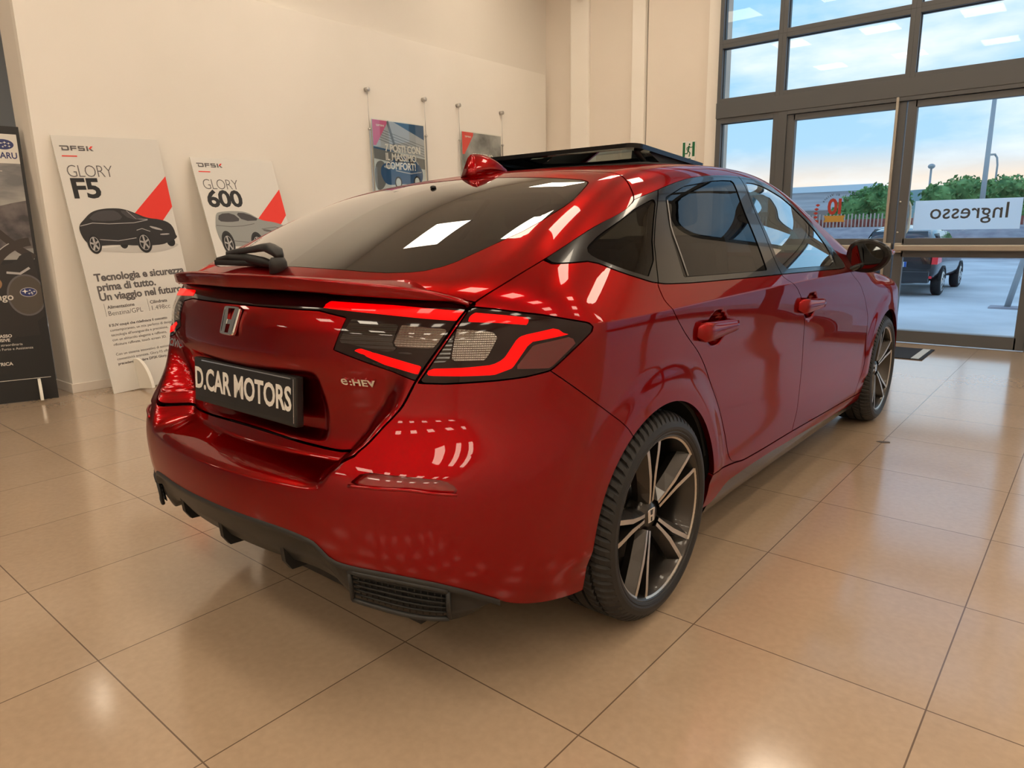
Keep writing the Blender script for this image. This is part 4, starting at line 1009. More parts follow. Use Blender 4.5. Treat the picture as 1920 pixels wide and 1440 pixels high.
# ---------- shark-fin aerial
fin = []
for t in np.linspace(0, 1, 15):
    y = .165+.215*t; zs = Zsurf(0, y)-.004; h_ = .082*(1-t**1.9)+.002; w_ = .036*(1-.80*t**1.6)+.003
    fin.append([(-w_, y, zs), (-w_*.62, y+.004, zs+h_*.42), (-w_*.30, y+.012, zs+h_*.86), (0, y+.016, zs+h_), (w_*.30, y+.012, zs+h_*.86), (w_*.62, y+.004, zs+h_*.42), (w_, y, zs)])
loft('shark_fin_aerial', fin, m_paint, roof_o)
lathe('washer_nozzle', [(0, .001), (.0, .011), (.008, .009), (.010, .001)], m_plast, tailgate, 16, 'z').location = (0, -.012, Zsurf(0, -.012)-.001)

# ---------- tilted sunroof
m_sun = thin_glass('sunroof_glass', (.05, .05, .05), boost=1.3)
zr, zfr = 1.470, 1.425; y0s, y1s = .63, 1.235
sr = bpy.data.objects.new('sunroof', None); link(sr, roof_o)
def plane_z(y): return zr+(zfr-zr)*(y-y0s)/(y1s-y0s)
def rrect(x0, x1, y0, y1, r, n_=5):
    o_ = []
    for cx, cy, a0 in ((x1-r, y1-r, 0), (x0+r, y1-r, 90), (x0+r, y0+r, 180), (x1-r, y0+r, 270)):
        for k in range(n_+1):
            a = math.radians(a0+90*k/n_); o_.append((cx+r*math.cos(a), cy+r*math.sin(a)))
    return o_
outl = rrect(-.425, .425, y0s, y1s, .045); inl = rrect(-.355, .355, y0s+.06, y1s-.06, .03)
bm = bmesh.new()
def zz_(x, y): return plane_z(y)-.05*x*x*.5
to = [bm.verts.new((x, y, zz_(x, y))) for x, y in outl]; bo = [bm.verts.new((x*.992, y, zz_(x, y)-.016)) for x, y in outl]
ti = [bm.verts.new((x, y, zz_(x, y)+.0002)) for x, y in inl]; bi = [bm.verts.new((x, y, zz_(x, y)-.012)) for x, y in inl]
nn = len(outl)
for k in range(nn):
    j = (k+1) % nn
    bm.faces.new((to[k], to[j], bo[j], bo[k])); bm.faces.new((ti[k], ti[j], to[j], to[k])); bm.faces.new((bi[k], bo[k], bo[j], bi[j])); bm.faces.new((ti[j], ti[k], bi[k], bi[j]))
bmesh.ops.recalc_face_normals(bm, faces=bm.faces); from_bm('sunroof_frame', bm, m_gloss, sr)
bm = bmesh.new(); a_ = [bm.verts.new((x, y, zz_(x, y)-.001)) for x, y in inl]; b2 = [bm.verts.new((x, y, zz_(x, y)-.006)) for x, y in inl]; bm.faces.new(a_); bm.faces.new(b2[::-1]); from_bm('sunroof_glass', bm, m_sun, sr)
for sx in (-1, 1):
    tube('lift_arm', [(sx*.36, .98, 1.375), (sx*.36, .80, 1.41), (sx*.37, .72, 1.445)], .012, m_plast, sr, 8)
    bm = bmesh.new(); qv = [bm.verts.new(v) for v in ((sx*.405, .74, plane_z(.74)-.014), (sx*.405, 1.19, plane_z(1.19)-.012), (sx*.405, 1.19, 1.385), (sx*.405, .90, 1.385))]
    bm.faces.new(qv); from_bm('sunroof_bellows', bm, m_rub, sr)
tube('opening_seal', [(x, y, Zsurf(x, y)+.002) for x, y in [(-.425, 1.10), (-.425, .70), (-.40, .66), (0, .66), (.40, .66), (.425, .70), (.425, 1.10)]], .008, m_rub, sr, 8)

# ---------- number plate in its holder
pl = bpy.data.objects.new('number_plate', None); link(pl, tailgate)
pl.matrix_local = frame_mat((0, -.781, .739), (1, 0, 0), (0, .085, 1))      # local x right, y up, z out of the tailgate? flipped below
pl.matrix_local = frame_mat((0, -.779, .738), (1, 0, 0), Vector((0, .085, 1)).normalized())
bm = bmesh.new(); bm_box(bm, -.265, .265, -.066, .066, -.018, .006, .005); from_bm('plate_holder', bm, m_plast, pl)
box('plate_sheet', -.255, .255, -.048, .058, .0055, .0075, mat('plate_black', (.010, .010, .011), .35), pl)
bm = bmesh.new(); bm_box(bm, -.215, .245, .0585, .0612, .006, .0082); bm_box(bm, .2555, .2585, -.055, .06, .006, .0082); from_bm('chrome_line', bm, m_chrome, pl)
mw = mat('plate_lettering', (.75, .74, .70), .5)
text('plate_letters', 'D.CAR MOTORS', .088, mw, pl, Matrix.Translation((-.006, -.024, .0076)), .0005, .0022, 'CENTER', .98, .80)

# ---------- badges
def emblem_H(parent, M_, s, depth):
    g = bpy.data.objects.new('emblem', None); link(g, parent); g.matrix_local = M_
    o_ = smooth_poly([(-.53, .50), (-.36, .53), (.36, .53), (.53, .50), (.515, .30), (.465, -.36), (.44, -.50), (.30, -.53), (-.30, -.53), (-.44, -.50), (-.465, -.36), (-.515, .30)], 2); i_ = smooth_poly([(-.44, .42), (-.30, .445), (.30, .445), (.44, .42), (.425, .25), (.385, -.30), (.36, -.42), (.25, -.445), (-.25, -.445), (-.36, -.42), (-.385, -.30), (-.425, .25)], 2)
    bm = bmesh.new(); V = [[bm.verts.new((x*s, y*s*1.0, z)) for x, y in P] for P, z in ((o_, 0), (o_, depth*.6), ([(x*.96, y*.96) for x, y in o_], depth), (i_, depth), (i_, depth*.2))]
    m_ = len(o_)
    for a, b_ in zip(V, V[1:]):
        for k in range(m_): bm.faces.new((a[k], a[(k+1) % m_], b_[(k+1) % m_], b_[k]))
    bmesh.ops.recalc_face_normals(bm, faces=bm.faces); from_bm('emblem_frame', bm, m_chrome, g)
    bm = bmesh.new()
    for sx in (-1, 1): bm_prism(bm, [(sx*.43*s, .44*s), (sx*.22*s, .44*s), (sx*.145*s, .06*s), (sx*.12*s, -.44*s), (sx*.34*s, -.44*s), (sx*.37*s, .0)], depth*.95)
    bm_prism(bm, [(-.16*s, .04*s), (.16*s, .04*s), (.15*s, -.13*s), (-.15*s, -.13*s)], depth*.85)
    bmesh.ops.recalc_face_normals(bm, faces=bm.faces); from_bm('emblem_letter', bm, m_chrome, g)
    return g
def on_tail(x, z):
    a, b_ = -1.2, -.3
    for _ in range(40):
        m_ = (a+b_)/2
        if b_f(np.array([[x, m_, z]]))[0] > 0: a = m_
        else: b_ = m_
    return b_
yb = on_tail(0, .93); nb = grad(np.array([[0, yb, .93]]))[0]
Eh = emblem_H(tailgate, frame_mat((0, yb-.001, .930), (1, 0, 0), Vector((0, nb[2], -nb[1])) if nb[1] < 0 else (0, 0, 1)), .076, .009)
def tail_text(name, s, x, z, size, sp_, xs_, bold=.0008):
    y = on_tail(x, z); n_ = grad(np.array([[x, y, z]]))[0]; ez = Vector(n_); ex = Vector((0, 0, 1)).cross(ez).normalized()
    return text(name, s, size, m_chrome, tailgate, frame_mat(Vector((x, y, z))+ez*.002, ex, ez.cross(ex), ez), .0022, bold, 'LEFT', sp_, xs_)
yz_ = .797
tail_text('hybrid_badge', 'e', .396, .797, .036, 1.0, 1.3, .0003)
tail_text('hybrid_badge', ':HEV', .421, .797, .0245, 1.05, 1.45, .0008)
tail_text('model_badge', 'CIVIC', -.585, .800, .034, 1.05, 1.25, .0012)

# ---------- door handles: a bar bridging each cup
for sd in (1, -1):
    for (y0, y1, z0, z1), prt in (((.195, .475, .846, .842), doors_o[sd][0]), ((1.150, 1.430, .834, .826), doors_o[sd][1])):
        sc_ = []
        for t in np.linspace(0, 1, 15):
            y = y0+(y1-y0)*t; z = z0+(z1-z0)*t; bx = float(b_side(np.array(y), np.array(z)))+float(dent(np.array(y), np.array(z)))
            e_ = min(t, 1-t); pr = .030*min(1, (e_/.13))**.5 if t < .5 else .030*min(1, e_/.03)**.5; hh_ = (.030 if t < .25 else .030-.012*(t-.25)/.75)*(min(1, .45+e_/.09))
            sc_.append([(sd*(bx+(-.012 if e_ < .14 else pr*.45)), y, z-hh_*.9), (sd*(bx+pr*.72), y, z-hh_), (sd*(bx+pr*.98), y, z-hh_*.86), (sd*(bx+pr+.003), y, z), (sd*(bx+pr*.96), y, z+hh_*.80), (sd*(bx+pr*.70), y, z+hh_), (sd*(bx+(-.012 if e_ < .14 else pr*.45)), y, z+hh_*.9)])
        loft('door_handle', sc_, m_paint, prt)
        # seam between the fixed end and the pull
        bxx = float(b_side(np.array(y0), np.array(z0)))

# ---------- door mirrors
for sd in (1, -1):
    fdr = doors_o[sd][1]
    cx, cz, yb0 = .945, 1.003, 1.93
    outl_ = smooth_poly([(-.098, .030), (-.075, .070), (-.02, .082), (.03, .074), (.085, .042), (.099, .012), (.085, -.035), (.04, -.072), (-.02, -.078), (-.075, -.066), (-.1, -.045)], 2)
    rings = []
    for dy, s_, ox, oz in ((0, .90, 0, 0), (0, 1.0, 0, 0), (.015, 1.03, 0, 0), (.05, .98, -.004, .0), (.09, .84, -.012, -.002), (.125, .60, -.022, -.006), (.145, .30, -.03, -.01), (.15, .06, -.03, -.01)):
        rings.append([(sd*(cx+x*s_+ox), yb0+dy, cz+z*s_+oz) for x, z in outl_])
    mr = loft('door_mirror', rings, m_gloss, fdr)
    gl_ = [(sd*(cx+x*.76-.004), yb0-.003-.20*(x*.76+.08)*.5+.004, cz+z*.76) for x, z in outl_]
    bm = bmesh.new(); vs_ = [bm.verts.new(v) for v in gl_]; bm.faces.new(vs_ if sd > 0 else vs_[::-1]); r_ = bmesh.ops.extrude_face_region(bm, geom=bm.faces[:]); 
    for v in [q for q in r_['geom'] if isinstance(q, bmesh.types.BMVert)]: v.co.y += .006
    bmesh.ops.recalc_face_normals(bm, faces=bm.faces); from_bm('mirror_glass', bm, mat('mirror_glass', (.12, .13, .135), .02, 1.0), mr)
    loft('mirror_stem', [[(sd*(.83+.03*k), 1.90+dy*(1-.1*k)+.012*k, .925+.012*k+dz) for dy, dz in ((-.06, 0), (-.03, .012), (.05, .014), (.09, .0), (.05, -.014), (-.03, -.014))] for k in range(4)], m_gloss, mr)
    loft('mirror_indicator', [[(sd*(cx+.085+.012*k), yb0+.02+.03*k, cz+.018+dz) for dz in (-.012, .012)] + [(sd*(cx+.092+.012*k), yb0+.02+.03*k, cz+.018)] for k in range(2)], m_refl, mr)
    # black sail panel ahead of the glass
    bm = bmesh.new(); pts_ = [(1.66, .975), (1.84, .965), (1.715, 1.085)]
    vv_ = [bm.verts.new((sd*(float(surf(np.array([y-YC0]), np.array([z if z < ZS else z]))[0, 0])+.003), y, z)) for y, z in [(1.68, .972), (1.80, .968), (1.725, 1.05)]]
    bm.faces.new(vv_ if sd > 0 else vv_[::-1]); from_bm('mirror_sail', bm, m_gloss, mr)

# ---------- rear diffuser and lower valance
def bump_edge(u):
    p = surf(np.array([u]), np.array([float(bb_curve(u))]))[0]; return p
secs = []; ue = list(np.linspace(-math.pi/2, -.735, 46))
botZ = pchip([-1.6, -1.40, -1.22, -1.15, -1.10, -1.0, -.85, -.80, -.74], [.338, .335, .330, .320, .280, .265, .246, .255, .285])
botD = pchip([-1.6, -1.25, -1.12, -1.0, -.85, -.6], [.060, .060, .045, .035, .03, .02])
rows = []
for u in ue:
    p = bump_edge(u); n_ = grad(p[None])[0]; n_[2] = 0; n_ /= np.linalg.norm(n_); zb = float(botZ(u)); d_ = float(botD(u))
    rows.append([p-n_*.016+[0, 0, .012], p-n_*.004+[0, 0, .004], p+n_*.004+[0, 0, -.002], p+n_*.003+[0, 0, -.014], p-n_*.012+[0, 0, -.020], np.array([*(p-n_*d_*.55)[:2], (p[2]-.02)*.42+zb*.58]), np.array([*(p-n_*d_)[:2], zb]), np.array([*(p-n_*(d_+.25))[:2], zb+.03])])
full = [[(-q[0], q[1], q[2]) for q in r] for r in rows[::-1]][:-1]+[[tuple(q) for q in r] for r in rows]
dif = loft('diffuser', full, m_plast, car, smooth=True, close=False, caps=False)
for fx_ in (-.27, 0, .27):
    yo = .30*fx_*fx_
    prism('diffuser_fin', [(-.905+yo, .445), (-.892+yo, .415), (-.885+yo, .335), (-.868+yo, .308), (-.80+yo, .303), (-.79+yo, .40)], .018, m_rub, dif, lambda x, y, z, f0=fx_: Vector((f0-.009+z, x, y)))
# mesh vents in the lower corners
for sd in (1, -1):
    gp = []
    for u in np.linspace(-1.075, -.85, 16):
        p = bump_edge(u); n_ = grad(p[None])[0]; n_[2] = 0; n_ /= np.linalg.norm(n_); zb = float(botZ(u)); gp.append((p, n_, zb))
    def ring_pt(k, t, off): 
        p, n_, zb = gp[k]; z = (p[2]-.014)*(1-t)+(zb+.016)*t; d_ = .012+t*.012-off
        return (sd*(p-n_*d_)[0], (p-n_*d_)[1], z)
    bm = bmesh.new()
    lips = [[ring_pt(k, .02, .012) for k in range(16)], [ring_pt(k, .98, .016) for k in range(16)]]
    for lp in lips: bm_tube(bm, lp, .0065, 8)
    bm_tube(bm, [lips[0][-1], lips[1][-1]], .006, 8); bm_tube(bm, [lips[0][0], lips[1][0]], .006, 8)
    from_bm('vent_frame', bm, m_plast, dif, True)
    bm = bmesh.new()
    for i in range(5): bm_tube(bm, [ring_pt(k, .17+.165*i, .006) for k in range(16)], .003, 6)
    for k in range(1, 16): bm_tube(bm, [ring_pt(k, .05, .003), ring_pt(k, .95, .003)], .002, 5)
    from_bm('vent_mesh', bm, m_rub, dif, True)

# ---------- floor pan, wheel housings
bm = bmesh.new(); bm_box(bm, -.60, .60, -.70, 3.4, .20, .235); bm_box(bm, -.82, .82, .46, 2.28, .175, .235); bm_box(bm, -.62, .62, -.66, -.42, .24, .27)
from_bm('floor_pan', bm, m_rub, car)
m_arch = mat('wheel_housing', (.006, .006, .006), .9)
for yc in (0, 2.734):
    for sd in (1, -1):
        lathe('wheel_housing', [(sd*.54, .02), (sd*.54, .385), (sd*.865, .385)], m_arch, car, 40, 'x', True, (math.radians(-2), math.radians(182))).location = (0, yc, .30)

# ---------- wheels
m_tyre = mat('tyre_rubber', (.014, .013, .013), .55)
m_rim = mat('dark_alloy', (.055, .050, .046), .30, .85, .3); m_mach = mat('machined_alloy', (.58, .53, .47), .30, .9); m_disc = mat('brake_disc', (.30, .28, .26), .35, 1.0); m_cal = mat('brake_caliper', (.16, .13, .11), .5, .6)
def wheel_parts(parent, rot):
    # local: +x outward, wheel centre at origin; tyre half width .1175
    R0 = .3185
    prof = [(-.112, .240), (-.1165, .262), (-.1170, .274), (-.112, .288), (-.103, .300), (-.090, .310), (-.080, .3145)]
    for gx_ in (-.062, -.022, .022, .062):
        prof += [(gx_-.005, R0-.001 if abs(gx_) < .05 else R0-.002), (gx_-.0045, R0-.009), (gx_+.0045, R0-.009), (gx_+.005, R0-.001 if abs(gx_) < .05 else R0-.002)]
    prof += [(.080, .3145), (.090, .310), (.103, .300), (.112, .288), (.1170, .274), (.1165, .266), (.114, .260), (.1155, .2575), (.113, .252), (.106, .246)]
    rim = lathe('rim', [(-.10, .242), (-.095, .230), (-.02, .208), (.04, .218), (.075, .228), (.088, .235), (.101, .2385), (.107, .244), (.1095, .2465), (.109, .2500), (.103, .252)], m_rim, parent, 96)
    SEG = 288; bm = bmesh.new(); rings = []
    for a, r in prof:
        rings.append([bm.verts.new((a, (r-(.0075 if (k % 4 == 0 and r > .296 and abs(a) > .028) else 0))*math.cos(2*math.pi*(k+abs(a)*60)/SEG), (r-(.0075 if (k % 4 == 0 and r > .296 and abs(a) > .028) else 0))*math.sin(2*math.pi*(k+abs(a)*60)/SEG))) for k in range(SEG)])
    for r0, r1 in zip(rings, rings[1:]):
        for k in range(SEG): bm.faces.new((r0[k], r0[(k+1) % SEG], r1[(k+1) % SEG], r1[k]))
    bmesh.ops.recalc_face_normals(bm, faces=bm.faces)
    from_bm('tyre', bm, m_tyre, rim, False)
    # spokes: five pairs, each spoke bent at mid radius, machined top, dark flanks
    bms, bmf = bmesh.new(), bmesh.new()
    def xf(r): return .078+.024*min(1, max(0, (r-.05)/.18))**.8
    for k in range(5):
        a0 = math.radians(rot+72*k)
        for s_ in (-1, 1):
            path = [(.046, .0085), (.085, .0105), (.140, .0150), (.21, .0290), (.243, .0350)]
            top, bot = [], []
            for i, (r, off) in enumerate(path):
                wd = .0052 if i < 2 else .0070
                off *= s_
                def P(rr, tt, x): return (x, rr*math.cos(a0)-tt*math.sin(a0), rr*math.sin(a0)+tt*math.cos(a0))
                xo = xf(r); fl = .020+.012*min(1, i/2)
                top.append([P(r, off-wd, xo), P(r, off+wd, xo)])
                inn, outn = (off-s_*wd, off+s_*wd)
                bot.append([P(r, inn, xo-.0006), P(r, outn, xo-.0006), P(r, outn+s_*fl*.62, xo-.030), P(r, outn+s_*fl*.55, xo-.052), P(r, inn-s_*.002, xo-.052)])
            V = [[bmf.verts.new(p) for p in t] for t in top]
            for q, w_ in zip(V, V[1:]): bmf.faces.new((q[0], q[1], w_[1], w_[0]))
            W_ = [[bms.verts.new(p) for p in t] for t in bot]
            for q, w_ in zip(W_, W_[1:]):
                for j in range(5): bms.faces.new((q[j], q[(j+1) % 5], w_[(j+1) % 5], w_[j]))
        # machined arc along the rim between neighbouring pairs
        st = math.asin(.0350/.243)-.02
        angs = np.linspace(a0+st, a0+math.radians(72)-st, 22); rA, rB = .2375, .2455
        ra = [bmf.verts.new((.1015, rA*math.cos(t), rA*math.sin(t))) for t in angs]; rb_ = [bmf.verts.new((.1068, rB*math.cos(t), rB*math.sin(t))) for t in angs]
        for i in range(21): bmf.faces.new((ra[i], rb_[i], rb_[i+1], ra[i+1]))
    bmesh.ops.recalc_face_normals(bms, faces=bms.faces)
    bmesh.ops.recalc_face_normals(bmf, faces=bmf.faces)
    ext = bmesh.ops.extrude_face_region(bmf, geom=bmf.faces[:])
    for v in [q for q in ext['geom'] if isinstance(q, bmesh.types.BMVert)]: v.co.x += .0008
    bmesh.ops.recalc_face_normals(bmf, faces=bmf.faces)
    from_bm('spokes', bms, m_rim, rim); from_bm('machined_face', bmf, m_mach, rim)
    lathe('hub', [(.02, .001), (.02, .062), (.055, .060), (.066, .052), (.070, .036), (.074, .034), (.074, .0005)], m_rim, rim, 40)
    bm = bmesh.new()
    for k in range(5):
        a = math.radians(rot+36+72*k); bm_tube(bm, [(.03, .047*math.cos(a), .047*math.sin(a)), (.064, .047*math.cos(a), .047*math.sin(a))], .0085, 6)
    from_bm('wheel_nuts', bm, m_steel, rim)
    emblem_H(rim, frame_mat((.0745, 0, 0), (0, 1, 0), (0, 0, 1)), .040, .002)
    lathe('brake_disc', [(-.02, .06), (-.02, .150), (-.002, .150), (-.002, .085), (.012, .08), (.012, .001)], m_disc, rim, 48)
    return rim
wroots = []
for yc, sd, rot in ((0, 1, 101), (2.734, 1, 98), (0, -1, 60), (2.734, -1, 33)):
    wh = bpy.data.objects.new('wheel', None); link(wh, car); wh.location = (sd*.7825, yc, .3190)
    if sd < 0: wh.rotation_euler = (0, 0, math.pi)
    if not wroots:
        rim = wheel_parts(wh, rot); wroots.append(rim)
    else:
        r2 = wroots[0].copy(); COL.objects.link(r2); r2.parent = wh; r2.rotation_euler = (math.radians(rot-101)*(1 if sd > 0 else -1), 0, 0)
        for c in wroots[0].children:
            q = c.copy(); COL.objects.link(q); q.parent = r2
            for c2 in c.children:
                q2 = c2.copy(); COL.objects.link(q2); q2.parent = q
    # caliper stays put behind the spokes
    bm = bmesh.new(); bm_box(bm, -.03, .03, -.165, -.105, -.06, .06, .012); from_bm('brake_caliper', bm, m_cal, wh)

# ---------- cabin
m_seat = mat('seat_fabric', (.028, .027, .027), .9); m_dashb = mat('dash_plastic', (.022, .022, .023), .6)
box('cabin_floor', -.72, .72, -.55, 2.35, .27, .30, m_lining, car)
def seat(x, y, w_, name):
    g = bpy.data.objects.new(name, None); link(g, car); g.location = (x, y, 0)
    bm = bmesh.new(); bm_box(bm, -w_/2, w_/2, -.02, .50, .42, .58, .05); from_bm('seat_cushion', bm, m_seat, g)
    bm = bmesh.new(); bm_box(bm, -w_/2, w_/2, -.06, .07, 0, .62, .05, Matrix.Translation((0, .0, .52)) @ Matrix.Rotation(math.radians(16), 4, 'X')); from_bm('seat_back', bm, m_seat, g)
    bm = bmesh.new()
    for dx in ((0,) if w_ < .8 else (-.38, .38)):
        bm_box(bm, dx-.13, dx+.13, -.04, .05, .66, .83 if w_ < .8 else .74, .035, Matrix.Translation((0, .0, .52)) @ Matrix.Rotation(math.radians(14), 4, 'X'))
    from_bm('headrest', bm, m_seat, g); return g
seat(-.37, 1.15, .50, 'driver_seat'); seat(.37, 1.15, .50, 'passenger_seat'); seat(0, .42, 1.25, 'rear_seat')
bm = bmesh.new(); bm_box(bm, -.70, .70, 1.92, 2.30, .62, .90, .06); bm_box(bm, -.12, .12, 1.1, 2.0, .30, .62, .04); from_bm('dashboard', bm, m_dashb, car)
bm = bmesh.new(); rr_ = [(.37*0-.37+.185*math.cos(t), 1.80+.06*math.sin(t), .87+.175*math.sin(t)) for t in np.linspace(0, 2*math.pi, 33)]
bm_tube(bm, rr_, .016, 8, False); bm_tube(bm, [(-.54, 1.80, .87), (-.37, 1.83, .85), (-.20, 1.80, .87)], .02, 8); bm_tube(bm, [(-.37, 1.83, .85), (-.37, 1.95, .80)], .04, 8); from_bm('steering_wheel', bm, m_dashb, car, True)
bm = bmesh.new(); bm_box(bm, -.12, .12, 1.50, 1.54, 1.235, 1.30, .015); bm_tube(bm, [(0, 1.52, 1.29), (0, 1.50, 1.345)], .012, 8); from_bm('interior_mirror', bm, m_dashb, car)
box('load_cover', -.58, .58, -.62, .10, .86, .88, m_lining, car)
# film edge on the rear door glass
film = mat('film_edge', (.32, .32, .33), .4)
for sd in (1, -1):
    pp = [(.236, 1.334), (.20, 1.27), (.165, 1.215), (.150, 1.18), (.125, 1.10), (.100, 1.02)]
    P_ = surf(np.array([q[0] for q in pp]), np.array([q[1] for q in pp]))
    tube('film_edge', [(sd*(p[0]+.0015), p[1], p[2]) for p in P_], .0016, film, doors_o[sd][0], 5)
# ================================================================== OUTSIDE
GZ = -.42
m_asph = mat('car_park', (.55, .58, .60), .9); noise_tint(m_asph, .55, (.60, .62, .64), (.84, .86, .88), 9, .3)
from_py('ground_outside', [(-60, 6.9, GZ), (40, 6.9, GZ), (40, 90, GZ), (-60, 90, GZ)], [(0, 1, 2, 3)], m_asph, kind='structure')
box('trim_9', -9.5, 7.2, 5.99, 7.0, GZ-.1, -.005, mat('step_concrete', (.5, .5, .5), .9), kind='structure')
m_cpaint = mat('black_car_paint', (.008, .009, .012), .2, .1, 1.0); m_cgl = mat('car_dark_glass', (.02, .03, .035), .06, 0, 1.0); m_spaint = mat('silver_car_paint', (.40, .42, .44), .3, .6, 1.0)
m_cred = mat('car_lamp_red', (.45, .012, .02), .2, 0, 1.0, emit=(.8, .02, .04), estr=.25); m_blueplate = mat('plate_blue', (.03, .12, .45), .5)
def small_hatch(name, loc, rz, paint, label, plate=None, sc_=1.0):
    g = thing(name, loc, rz, label, 'car', 'cars parked outside')
    # sections along the length (rear at y=0): half width, sill, belt, roof
    L_ = 3.95*sc_; st = []
    prof = [(0, .62, .42, .70, .98), (.03, .76, .30, .86, 1.10), (.18, .82, .25, .93, 1.26), (.45, .85, .22, .96, 1.40), (.9, .86, .21, .96, 1.47), (1.6, .86, .21, .95, 1.48), (2.1, .86, .21, .93, 1.44), (2.6, .86, .21, .91, 1.20), (2.95, .86, .21, .90, .98), (3.4, .84, .22, .84, .88), (3.75, .78, .25, .70, .78), (3.95, .60, .34, .55, .66)]
    secs = []
    for y, w_, s_, bl, rf in prof:
        top_w = w_*.70 if rf > bl+.12 else w_*.86
        secs.append([(-w_*.96, y, s_), (-w_, y, (s_+bl)/2), (-w_*.985, y, bl-.04), (-w_*.95, y, bl), (-top_w, y, rf-.05), (-top_w*.8, y, rf), (0, y, rf+.015), (top_w*.8, y, rf), (top_w, y, rf-.05), (w_*.95, y, bl), (w_*.985, y, bl-.04), (w_, y, (s_+bl)/2), (w_*.96, y, s_)])
    bod = loft('body', secs, paint, g, True, True, True)
    md = bod.modifiers.new('smooth', 'SUBSURF'); md.levels = 1; md.render_levels = 2
    for sx in (-1, 1):
        for nm, pts in (('rear_side_window', [(.55, .99), (1.55, .985), (1.55, 1.38), (.85, 1.385)]), ('front_side_window', [(1.62, .985), (2.55, .95), (2.12, 1.34), (1.62, 1.38)])):
            bm = bmesh.new(); vv = [bm.verts.new((sx*(.825-.19*(z-.96)/.46+.012), y, z)) for y, z in pts]; bm.faces.new(vv if sx > 0 else vv[::-1]); from_bm(nm, bm, m_cgl, g)
        for y in (.72, 3.2):
            w_ = lathe('wheel', [(-.09, .19), (-.10, .26), (-.07, .30), (.07, .30), (.10, .26), (.085, .20), (.07, .19)], m_tyre, g, 32); w_.location = (sx*.765, y, .30)
            lathe('wheel_cover', [(sx*.104, .001), (sx*.108, .05), (sx*.104, .20), (sx*.08, .225)], m_steel, w_, 24)
            bmx = bmesh.new()
            for k in range(7):
                a = k*2*math.pi/7; bm_tube(bmx, [(sx*.106, .09*math.cos(a), .09*math.sin(a)), (sx*.106, .17*math.cos(a), .17*math.sin(a))], .010, 5)
            from_bm('wheel_spokes', bmx, m_gloss, w_)
            ar = lathe('wheel_arch', [(sx*.80, .34), (sx*.868, .345), (sx*.868, .30), (sx*.80, .30)], m_rub, g, 24, 'x', True, (0.15, math.pi-.15)); ar.location = (0, y, .30)
        prism('tail_lamp', [(0, .70), (.30, .74), (.24, 1.0), (.12, 1.02), (.02, .88)], .05, m_cred, g, lambda x, y, z, s=sx: Vector((s*(.868-.10*(.3-x)-z*2.2), x-.035, y)))
        box('rear_reflector', sx*.62-.13, sx*.62+.13, -.02, .04, .40, .45, m_cred, g)
        bm = bmesh.new(); bm_box(bm, sx*.92-.08, sx*.92+.08, 2.28, 2.38, .97, 1.10, .03); from_bm('door_mirror', bm, paint, g)
    bm = bmesh.new(); vv = [bm.verts.new(p) for p in ((-.60, .035, 1.00), (.60, .035, 1.00), (.54, .36, 1.385), (-.54, .36, 1.385))]; bm.faces.new(vv); from_bm('rear_window', bm, m_cgl, g)
    bm = bmesh.new(); vv = [bm.verts.new(p) for p in ((.62, 2.92, .985), (-.62, 2.92, .985), (-.52, 2.16, 1.42), (.52, 2.16, 1.42))]; bm.faces.new(vv); from_bm('windscreen', bm, m_cgl, g)
    bm = bmesh.new(); bm_box(bm, -.70, .70, -.05, .10, .30, .56, .03); from_bm('rear_bumper', bm, paint, g)
    if plate:
        pg = box('number_plate', -.26, .26, -.055, -.03, .64, .75, m_white, g); box('plate_band', .215, .26, -.057, -.0545, .64, .75, m_blueplate, pg)
        text('plate_letters', plate, .10, m_black, pg, Matrix.Translation((-.10, -.0575, .66)) @ Matrix.Rotation(math.pi/2, 4, 'X'), .0004, .002, 'LEFT', 1.0, .82)
    return g
small_hatch('parked_car', (-1.62, 15.4, GZ), 0, m_cpaint, 'black hatchback parked outside the glass door, rear plate visible', '417 1A')
small_hatch('parked_car', (-3.1, 22.5, GZ), math.radians(4), m_cpaint, 'dark car parked farther back beyond the black hatchback')
small_hatch('parked_car', (-4.0, 28.0, GZ), math.radians(6), m_spaint, 'pale silver car farthest back in the row outside')
small_hatch('parked_car', (-6.4, 19.5, GZ), math.radians(2), m_spaint, 'silver car outside the left door, mostly behind the showroom car')

# fence on a low wall
m_lowwall = mat('low_wall', (.42, .40, .45), .9); noise_tint(m_lowwall, 2.0, (.34, .33, .38), (.50, .48, .52), 6, stretch=(1, 1, 3))
YF = 34
bw = box('boundary_wall', -30, 12, YF, YF+.25, GZ, .98, m_lowwall); tag(bw, 'low grey boundary wall along the far side of the car park', 'wall')
m_fence = mat('fence_red', (.36, .085, .06), .8); noise_tint(m_fence, 3.0, (.25, .05, .04), (.48, .16, .12), 5)
fn_ = thing('picket_fence', (0, YF, .985), 0, 'rusty red picket fence on the low wall outside', 'fence')
bm = bmesh.new()
for k in range(150):
    x = -22+k*.16; bm_box(bm, x, x+.055, .05, .09, 0, .58+.02*((k*7) % 3))
from_bm('pickets', bm, mat('fence_pale', (.50, .38, .33), .8), fn_, kind='stuff')
box('backing_panel', -24, 4, .12, .16, 0, .36, m_fence, fn_)
